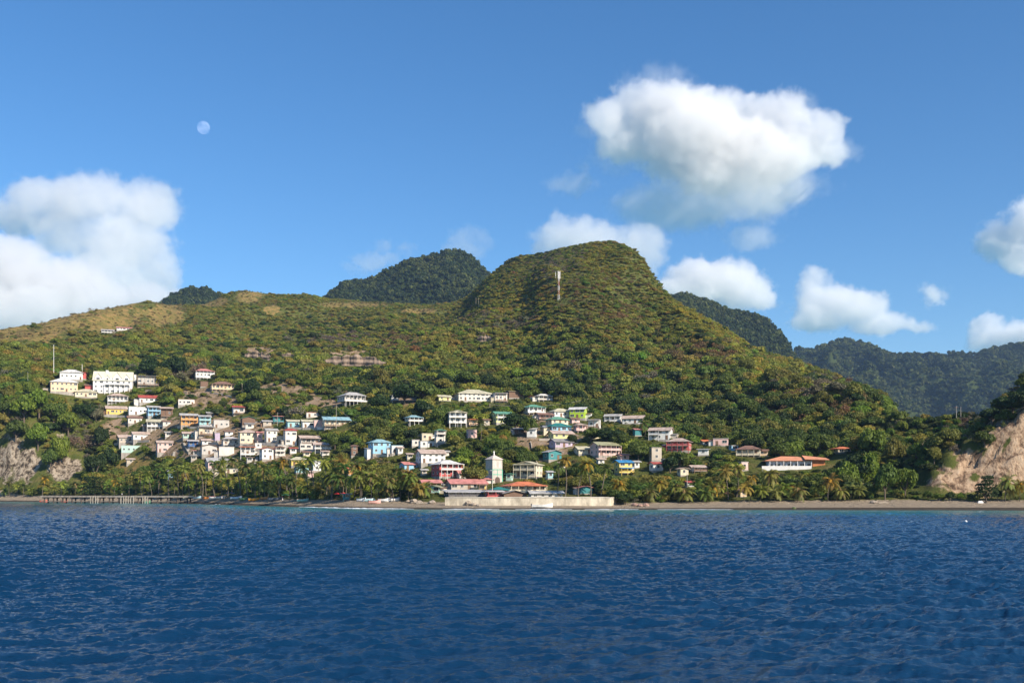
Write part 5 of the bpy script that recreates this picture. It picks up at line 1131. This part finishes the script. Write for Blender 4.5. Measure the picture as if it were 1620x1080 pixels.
# ------------------------------------------------------------------ people
def person(P, shirt, trousers, label, turn=0):
    root_me = bpy.data.meshes.new('person'); J = [(0, 0, .95), (0, 0, 1.2), (0, 0, 1.42), (0, 0, 1.53), (0, -.01, 1.68), (.1, 0, .88), (.12, -.03, .48), (.13, 0, .06), (.13, -.13, .03), (-.1, 0, .88), (-.12, .02, .48), (-.14, .06, .06), (-.14, -.07, .03),
         (.19, 0, 1.4), (.26, .02, 1.13), (.25, -.1, .9), (-.19, 0, 1.4), (-.26, .02, 1.13), (-.25, -.08, .9)]
    E = [(0, 1), (1, 2), (2, 3), (3, 4), (0, 5), (5, 6), (6, 7), (7, 8), (0, 9), (9, 10), (10, 11), (11, 12), (2, 13), (13, 14), (14, 15), (2, 16), (16, 17), (17, 18)]
    RD_ = [.13, .13, .13, .06, .1, .09, .065, .05, .04, .09, .065, .05, .04, .065, .045, .035, .065, .045, .035]
    root_me.from_pydata(J, E, []); o = link('person', root_me, paint((.16, .09, .06), .7, 0, key='_skin'), None, P, turn); sk = o.modifiers.new('skin', 'SKIN')
    for v, r_ in zip(root_me.skin_vertices[0].data, RD_): v.radius = (r_, r_)
    root_me.skin_vertices[0].data[0].use_root = True; o.modifiers.new('sub', 'SUBSURF').levels = 1; prop(o, label, 'person')
    m = MB(); m.tube((0, 0, .92), (0, 0, 1.2), .19, .18, 8); m.tube((0, 0, 1.2), (0, 0, 1.46), .185, .17, 8); m.build('shirt', paint(shirt, .9, .05), o)
    m = MB(); m.tube((0, 0, .95), (0, 0, .82), .18, .19, 8); m.tube((.1, 0, .9), (.12, -.03, .45), .12, .09, 7); m.tube((-.1, 0, .9), (-.12, .02, .45), .12, .09, 7); m.build('trousers', paint(trousers, .9, .05), o)
q = hit(193, 788, 345)
person(Vector(((193 - 810) / F * 536, 536, 3.905)), (.8, .8, .78), (.1, .1, .14), 'person in white shirt standing on the pier')
person(at_beach(353, 790), (.75, .74, .72), (.2, .2, .25), 'person in pale shirt standing between the boats')
person(at_beach(447, 793), (.7, .7, .7), (.5, .5, .5), 'person in light clothes in front of the dark grey boat', 1.0)
# mooring float
Y0 = CAM_H * F / (825.5 - HZ); iv, it = ico(); me = np_mesh('mooring_buoy', iv * .28, it, True)
o = link('mooring_buoy', me, WHITEM, None, ((1528 - 810) / F * Y0, Y0, .12)); prop(o, 'small white mooring buoy alone on the open water', 'buoy')
# ------------------------------------------------------------------ woods on the slopes (a mass nobody could count) and the single trees that show largest
def fill(n_try, y0, y1, umax=0.62):
    y = np.sqrt(RS.rand(n_try) * (y1 ** 2 - y0 ** 2) + y0 ** 2); u = (RS.rand(n_try) * 2 - 1) * umax
    return u * y, y
def slope_wood():
    x, y = fill(185000, 350, 1720)
    z = Hxy(x, y); px, py = project(x, y, z)
    g = cover(GRASS, px, py); s = cover(SOIL, px, py); rk = cover(ROCK, px, py)
    yw = np.interp(x / y, UG, YW)
    dens = 1.0 - 0.985 * np.clip(g * 1.6, 0, 1) - 0.86 * np.clip(s * 1.3, 0, 1) - 0.97 * np.clip(rk * 1.8, 0, 1) * (y < 800)
    dens *= np.where((py > 640) & (y > 450), 0.8, 1.0)
    near = y < yw + 75
    gap = ((px > 700) & (px < 905) & near) | ((px > 280) & (px < 690) & (y < yw + 26))
    dens = np.where(gap | (y < yw + 26), 0, dens)
    keepm = (RS.rand(len(x)) < dens) & (vis(x, y) > -9) & clear(x, y)
    x, y, z, px, py, yw = [q[keepm] for q in (x, y, z, px, py, yw)]
    t, ix = tints(x, y, px, py)
    up = np.clip((600 - py) / 120, 0, 1)
    w = (3.1 - 1.25 * up) * np.clip(np.exp(.36 * RS.randn(len(x))), .4, 2.1)
    gz = cover(GRASS, px, py) + cover(SOIL, px, py) * .7; w *= np.where(gz > 0.3, 0.6, 1)
    w *= np.where((px > 1380) & (y < 700), .6, 1)
    w = np.where(y < yw + 60, w * (0.45 + 0.8 * np.clip((y - yw - 28) / 30, 0, 1)), w)
    hgt = w * (1.2 + 0.9 * RS.rand(len(x))) * (1 - .3 * up)
    hw = w * F / y; top = py - 1.2 * hgt * F / y
    # space them out a little: the shore belt is thinned so that crowns stay apart
    hd = hides(px, top, py - 0.1 * hgt * F / y, hw * 1.1, y, .06)
    thin = (y < yw + 75) & (RS.rand(len(x)) > 0.55)
    k = ~hd & ~thin
    x, y, z, w, hgt, t, ix, px, py = [q[k] for q in (x, y, z, w, hgt, t, ix, px, py)]
    inb = (px > -10) & (px < 1630)
    order = np.argsort(-(w * hgt / y ** 2) * inb)[:N_SINGLE]
    sel = np.zeros(len(x), bool); sel[order] = True
    cmap = {0: 0, 1: 1, 2: 2, 3: 0, 4: 0, 5: 4, 6: 3}
    for i in order: broadleaf(Vector((x[i], y[i], z[i] - .1)), w[i], hgt[i] * 1.05, cmap[int(ix[i])], px[i], py[i] - 8, int(i))
    k = ~sel; x, y, z, w, hgt, t, ix = [q[k] for q in (x, y, z, w, hgt, t, ix)]
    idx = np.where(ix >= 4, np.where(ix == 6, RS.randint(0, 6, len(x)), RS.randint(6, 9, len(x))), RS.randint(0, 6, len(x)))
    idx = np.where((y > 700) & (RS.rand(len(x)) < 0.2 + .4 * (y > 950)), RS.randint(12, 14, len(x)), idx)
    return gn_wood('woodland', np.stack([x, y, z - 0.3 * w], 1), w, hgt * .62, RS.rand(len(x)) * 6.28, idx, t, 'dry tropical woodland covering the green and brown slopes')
def undergrowth():
    x, y = fill(90000, 350, 1650); z = Hxy(x, y); px, py = project(x, y, z); yw = np.interp(x / y, UG, YW)
    rk = cover(ROCK, px, py); s = cover(SOIL, px, py); g = cover(GRASS, px, py)
    dens = np.where(y < yw + 60, 1.0, 0.6) * np.where(y > 900, .35 * (g > .3), 1) * (1 - .85 * np.clip(rk * 1.5, 0, 1)) * (1 - .55 * np.clip(s, 0, 1))
    dens = np.where(y < yw + 24, 0, dens); dens = np.where((px > 270) & (px < 960) & (y < yw + 34), 0, dens)
    k = (RS.rand(len(x)) < dens) & (vis(x, y) > -3) & clear(x, y); x, y, z, px, py, s, g, yw = [q[k] for q in (x, y, z, px, py, s, g, yw)]
    w = (.7 + 1.1 * RS.rand(len(x)) ** 2) * np.where(y > 900, 1.3, 1) * np.where(y < yw + 34, .55, 1); h = w * (.7 + .6 * RS.rand(len(x)))
    hd = hides(px, py - h * F / y, py, w * F / y, y, .3); k = ~hd
    x, y, z, w, h, s, g, yw = [q[k] for q in (x, y, z, w, h, s, g, yw)]
    a = fbm(x / 14, y / 14, 3) + .5 * RS.randn(len(x)) * .5; dry = (s + g > .35) & (RS.rand(len(x)) < np.where(y > 900, .85, .5))
    t = np.where((a > .15)[:, None], np.array([.13, .145, .03]), np.array([.06, .085, .02])); t = np.where(((y < yw + 40) & (a > -.2))[:, None], np.array([.13, .17, .03]), t)
    t = np.where(dry[:, None], np.array([.25, .19, .085]), t) * (.8 + .4 * RS.rand(len(x), 1))
    gn_wood('undergrowth', np.stack([x, y, z - .1 * w], 1), w, h, RS.rand(len(x)) * 6.28, np.where(RS.rand(len(x)) < .5, RS.randint(12, 14, len(x)), RS.randint(6, 9, len(x))), t, 'low scrub and rough grass between shore and village')
def mountain_wood():
    x1, y1 = fill(60000, 1720, 2620, 0.6); x2, y2 = fill(56000, 2620, 4000, 0.6)
    k2 = x2 / y2 > 0.1; x = np.concatenate([x1, x2[k2]]); y = np.concatenate([y1, y2[k2]])
    k = vis(x, y) > -14; x, y = x[k], y[k]; z = Hxy(x, y)
    w = (4.2 + 5.5 * RS.rand(len(x)) ** 2) * np.where(y > 2620, 1.3, 1)
    a = fbm(x / 90, y / 90, 3); t = np.where((a + 0.5 * RS.randn(len(x)))[:, None] > 0.1, np.array([.095, .115, .028]), np.array([.042, .066, .018])) * (0.7 + 0.6 * RS.rand(len(x), 1))
    return gn_wood('mountain_forest', np.stack([x, y, z - 0.3 * w], 1), w, w * (0.8 + 0.6 * RS.rand(len(x))), RS.rand(len(x)) * 6.28, RS.randint(9, 12, len(x)), t, 'dense dark forest covering the steep far mountains')
slope_wood(); undergrowth(); mountain_wood()
# ------------------------------------------------------------------ labels that single each tree out, told by what stands near it
def describe():
    by = {}
    for o, px, py, noun in TREES:
        L = min(LAND, key=lambda q: (q[0] - px) ** 2 + ((q[1] - py) * 1.3) ** 2); dx, dy = px - L[0], py - L[1]; far_ = math.hypot(dx, dy)
        if abs(dy) > abs(dx) * 1.1: rel = 'above' if dy < 0 else 'below'
        elif dx < 0: rel = 'on the pier side of' if L[0] > 300 else 'on the headland side of'
        else: rel = 'on the villa side of' if L[0] < 1240 else 'on the tan cliff side of'
        if far_ > 60 and rel in ('above', 'below'): rel = 'well ' + rel
        by.setdefault((noun, rel, L[2]), []).append((far_, o))
    W_ = ['', 'second ', 'third ', 'fourth ', 'fifth ', 'sixth ', 'seventh ', 'eighth ', 'ninth ', 'tenth ', 'eleventh ', 'twelfth ', 'thirteenth ', 'fourteenth ', 'fifteenth ']
    for (noun, rel, ph), v in by.items():
        v.sort(key=lambda q: q[0]); n_ = len(v)
        for i, (f_, o) in enumerate(v):
            if n_ == 1: o['label'] = '%s %s the %s' % (noun, rel, ph)
            elif i < 15: o['label'] = '%s%s %s the %s' % ('first ' if i == 0 else W_[i], noun, rel, ph)
            else: o['label'] = '%s of the loose belt %s the %s' % (noun, rel, ph)
describe()
for o, *_ in TREES:
    if len(o['label'].split()) > 16: o['label'] = o['label'].replace(' on the ', ' ')
# ------------------------------------------------------------------ clouds: real volumes of droplets kilometres away
CM, cn_, cl_, cb_ = new_mat('cloud_droplets'); cn_.remove(cb_)
pv = cn_.new('ShaderNodeVolumePrincipled'); pv.inputs['Color'].default_value = (1, 1, 1, 1); pv.inputs['Density'].default_value = CLOUD_DENS; pv.inputs['Anisotropy'].default_value = 0.25
cl_.new(pv.outputs[0], cn_['Material Output'].inputs['Volume'])
def cloud(D, blobs, label, res=70, thick=1.0, seed=0.0, erode=0.66, depth=1.0, nscale=1.0):
    """blobs: (px, row, rx, ry) in photo pixels, stood at distance D"""
    s = D / F; B = []
    for k, b_ in enumerate(blobs):
        px, py, rx, ry = b_[:4]; dz = s * min(rx, ry) * .5 * math.sin(k * 2.4 + seed)
        B.append((Vector(((px - 810) * s, D + dz, zof(py, D))), Vector((rx * s, max(rx, ry) * s * .7 * depth, ry * s)), b_[4] if len(b_) > 4 else 1.0))
    lo = Vector([min(c[i] - r_[i] * 1.45 for c, r_, _ in B) for i in range(3)]); hi = Vector([max(c[i] + r_[i] * 1.45 for c, r_, _ in B) for i in range(3)])
    o0 = (lo + hi) / 2
    me = bpy.data.meshes.new('cloud'); me.from_pydata([(0, 0, 0)], [], []); me.materials.append(CM); o = link('cloud', me, None, None, o0)
    g = bpy.data.node_groups.new('cloud', 'GeometryNodeTree'); g.interface.new_socket('Geometry', in_out='INPUT', socket_type='NodeSocketGeometry'); g.interface.new_socket('Geometry', in_out='OUTPUT', socket_type='NodeSocketGeometry')
    N, K = g.nodes, g.links
    def math_(op, a, b_=None, c_=None, clamp=False):
        q = N.new('ShaderNodeMath'); q.operation = op; q.use_clamp = clamp
        for i, v in enumerate((a, b_, c_)):
            if v is None: continue
            if isinstance(v, (int, float)): q.inputs[i].default_value = v
            else: K.new(v, q.inputs[i])
        return q.outputs[0]
    def vm(op, a, b_):
        q = N.new('ShaderNodeVectorMath'); q.operation = op
        for i, v in enumerate((a, b_)):
            if v is None: continue
            if isinstance(v, (Vector, tuple)): q.inputs[i].default_value = v
            else: K.new(v, q.inputs[i])
        return q.outputs['Value'] if op == 'LENGTH' else q.outputs[0]
    pos = N.new('GeometryNodeInputPosition').outputs[0]
    L = max(hi - lo)
    def nz(scale, det, off):
        q = N.new('ShaderNodeTexNoise'); q.inputs['Scale'].default_value = scale; q.inputs['Detail'].default_value = det; q.inputs['Roughness'].default_value = .68
        K.new(vm('ADD', pos, (off, off * 2.0, off * .5)), q.inputs['Vector']); return q
    wq = nz(1 / (s * 52), 4, seed * 977); 
    wv = vm('SCALE', vm('SUBTRACT', wq.outputs['Color'], (.5, .5, .5)), None); 
    wv.node.inputs['Scale'].default_value = s * 62
    p2 = vm('ADD', pos, wv)
    f = None
    for c, r_, a in B:
        e = vm('LENGTH', vm('DIVIDE', vm('SUBTRACT', p2, c - o0), r_), None); t = math_('MULTIPLY', math_('SUBTRACT', 1.0, e), a)
        f = t if f is None else math_('SMOOTH_MAX', f, t, .18)
    n1 = nz(nscale / (s * 22), 7, seed * 1311 + 40).outputs['Fac']
    d = math_('ADD', math_('MULTIPLY', f, 1.5), math_('MULTIPLY', math_('SUBTRACT', n1, .5), erode * 2.4))
    mr = N.new('ShaderNodeMapRange'); mr.interpolation_type = 'SMOOTHSTEP'; K.new(d, mr.inputs[0]); mr.inputs[1].default_value = 0.0; mr.inputs[2].default_value = .42; mr.inputs[4].default_value = thick
    edge = math_('GREATER_THAN', f, -.42)
    vc = N.new('GeometryNodeVolumeCube'); K.new(math_('MULTIPLY', mr.outputs[0], edge), vc.inputs['Density']); e = hi - lo; st = L / res
    vc.inputs['Min'].default_value = lo - o0; vc.inputs['Max'].default_value = hi - o0
    for i, nm in enumerate('XYZ'): vc.inputs['Resolution ' + nm].default_value = max(8, int(e[i] / st * (1 if nm != 'Y' else .6)))
    sm = N.new('GeometryNodeSetMaterial'); sm.inputs['Material'].default_value = CM; K.new(vc.outputs[0], sm.inputs[0]); go = N.new('NodeGroupOutput'); K.new(sm.outputs[0], go.inputs[0])
    md = o.modifiers.new('cloud', 'NODES'); md.node_group = g; prop(o, label, 'cloud', kind='structure')
    return o
cloud(7500, [(1010, 172, 62, 50), (960, 190, 42, 34), (1060, 180, 70, 52), (1140, 185, 66, 58), (1100, 225, 90, 60), (1060, 245, 60, 48), (1180, 230, 80, 52), (1240, 190, 46, 46), (1195, 180, 44, 40), (1295, 212, 42, 38), (1180, 240, 100, 50), (1000, 220, 60, 40), (1200, 262, 90, 40), (1260, 230, 60, 45), (1130, 270, 100, 35), (1300, 245, 45, 26, .8)], 'great white cumulus cloud high above the main peak', 210, 1, 1.0)
cloud(7500, [(1080, 322, 120, 42, .9), (1160, 320, 100, 42, .9), (1230, 300, 70, 34, .8), (1020, 325, 50, 24, .7), (1190, 378, 45, 24, .8), (910, 290, 45, 16, .7), (925, 275, 14, 18, .7)], 'thin ragged grey cloud hanging under the great cumulus', 150, .28, 2.0, .7)
cloud(7500, [(1315, 240, 50, 26, .8), (985, 240, 62, 30, .8), (1200, 300, 110, 34, .8), (945, 205, 40, 20, .7), (1270, 165, 34, 24, .7), (1040, 130, 60, 20, .6)], 'ragged grey shreds round the edges of the great cumulus', 140, .14, 12.0, .8)
cloud(8500, [(70, 320, 75, 40, .9), (150, 320, 70, 45), (215, 320, 65, 45), (245, 340, 42, 38), (195, 390, 85, 55), (230, 430, 62, 50), (170, 450, 80, 50), (20, 340, 70, 30, .9), (110, 372, 60, 46)], 'tall greyish cumulus cloud over the golden hill', 170, .55, 3.0)
cloud(7200, [(20, 430, 85, 58), (90, 460, 95, 55), (170, 490, 100, 45), (30, 500, 120, 50), (-60, 440, 90, 60), (240, 480, 60, 35)], 'bright white cloud bank at the foot of the tall grey cumulus', 170, 1, 4.0)
cloud(6000, [(905, 385, 72, 38), (965, 385, 66, 34), (1010, 395, 52, 44, .9), (870, 395, 40, 26)], 'white cloud peeping from behind the main peak', 130, .7, 5.0)
cloud(9500, [(1120, 445, 85, 34), (1165, 455, 62, 38), (1080, 460, 70, 28), (1205, 470, 34, 24)], 'white cloud resting on the dark ridge beyond the peak', 140, .9, 6.0)
cloud(9500, [(1290, 450, 34, 28), (1310, 480, 55, 36), (1345, 490, 62, 36), (1395, 508, 55, 20, .8), (1300, 505, 60, 22), (1440, 515, 40, 10, .5), (1478, 465, 26, 22, .5)], 'broad flat bottomed cloud over the far mountains', 160, .8, 7.0)
cloud(9500, [(1600, 380, 50, 36), (1640, 350, 60, 42), (1620, 405, 50, 30), (1570, 392, 26, 14, .7)], 'cloud cut by the edge of the sky above the tan cliff', 110, .8, 8.0)
cloud(10500, [(1565, 520, 32, 24), (1610, 530, 50, 24), (1580, 538, 50, 20), (1660, 520, 50, 28)], 'small bright cloud just above the far mountains', 100, 1, 9.0)
cloud(9500, [(740, 378, 32, 16, .8), (765, 385, 20, 12, .7), (735, 395, 40, 16, .8)], 'faint wisp of cloud over the dark forested mountain', 60, .18, 10.0, .8)
cloud(9500, [(590, 415, 42, 12, .7), (605, 388, 22, 12, .5), (640, 395, 20, 12, .5), (560, 425, 24, 8, .7)], 'faint wisp on the shoulder of the dark forested mountain', 60, .25, 11.0, .8)
# ------------------------------------------------------------------ the daytime moon
MD = 60000.0; mc = Vector(((322 - 810) / F * MD, MD, zof(202, MD))); iv, it = ico()
bm = bmesh.new(); bmesh.ops.create_uvsphere(bm, u_segments=32, v_segments=20, radius=9.3 / F * mc.length * .98); me = bpy.data.meshes.new('moon'); bm.to_mesh(me); bm.free()
for p in me.polygons: p.use_smooth = True
m, n, l, b = new_mat('moon_surface'); n.remove(b); df = n.new('ShaderNodeBsdfDiffuse'); tp = n.new('ShaderNodeBsdfTransparent'); ad = n.new('ShaderNodeAddShader'); tcx = n.new('ShaderNodeTexCoord')
nq = n.new('ShaderNodeTexNoise'); nq.inputs['Scale'].default_value = .0035; nq.inputs['Detail'].default_value = 3; l.new(tcx.outputs['Object'], nq.inputs['Vector']); cr_ = n.new('ShaderNodeValToRGB'); cr_.color_ramp.elements[0].position = .42; cr_.color_ramp.elements[0].color = (.05, .05, .06, 1); cr_.color_ramp.elements[1].position = .6; cr_.color_ramp.elements[1].color = (.10, .10, .11, 1)
l.new(nq.outputs['Fac'], cr_.inputs[0]); l.new(cr_.outputs[0], df.inputs['Color']); l.new(df.outputs[0], ad.inputs[0]); l.new(tp.outputs[0], ad.inputs[1]); l.new(ad.outputs[0], n['Material Output'].inputs['Surface'])
o = link('moon', me, m, None, mc); prop(o, 'pale gibbous moon in the blue daytime sky', 'moon')
# ------------------------------------------------------------------ sea air: one closed box of thin even haze round everything below the clouds
m, n, l, b = new_mat('haze_air'); n.remove(b); v = n.new('ShaderNodeVolumePrincipled'); v.inputs['Color'].default_value = (.42, .64, 1, 1); v.inputs['Density'].default_value = 0.00004; v.inputs['Anisotropy'].default_value = 0.1
l.new(v.outputs[0], n['Material Output'].inputs['Volume'])
q = MB(); q.box(-5200, 5200, -700, 5000, -12, 720); o = link('haze', q.mesh('haze'), m); prop(o, 'thin blue sea haze over the bay and hills', kind='stuff')
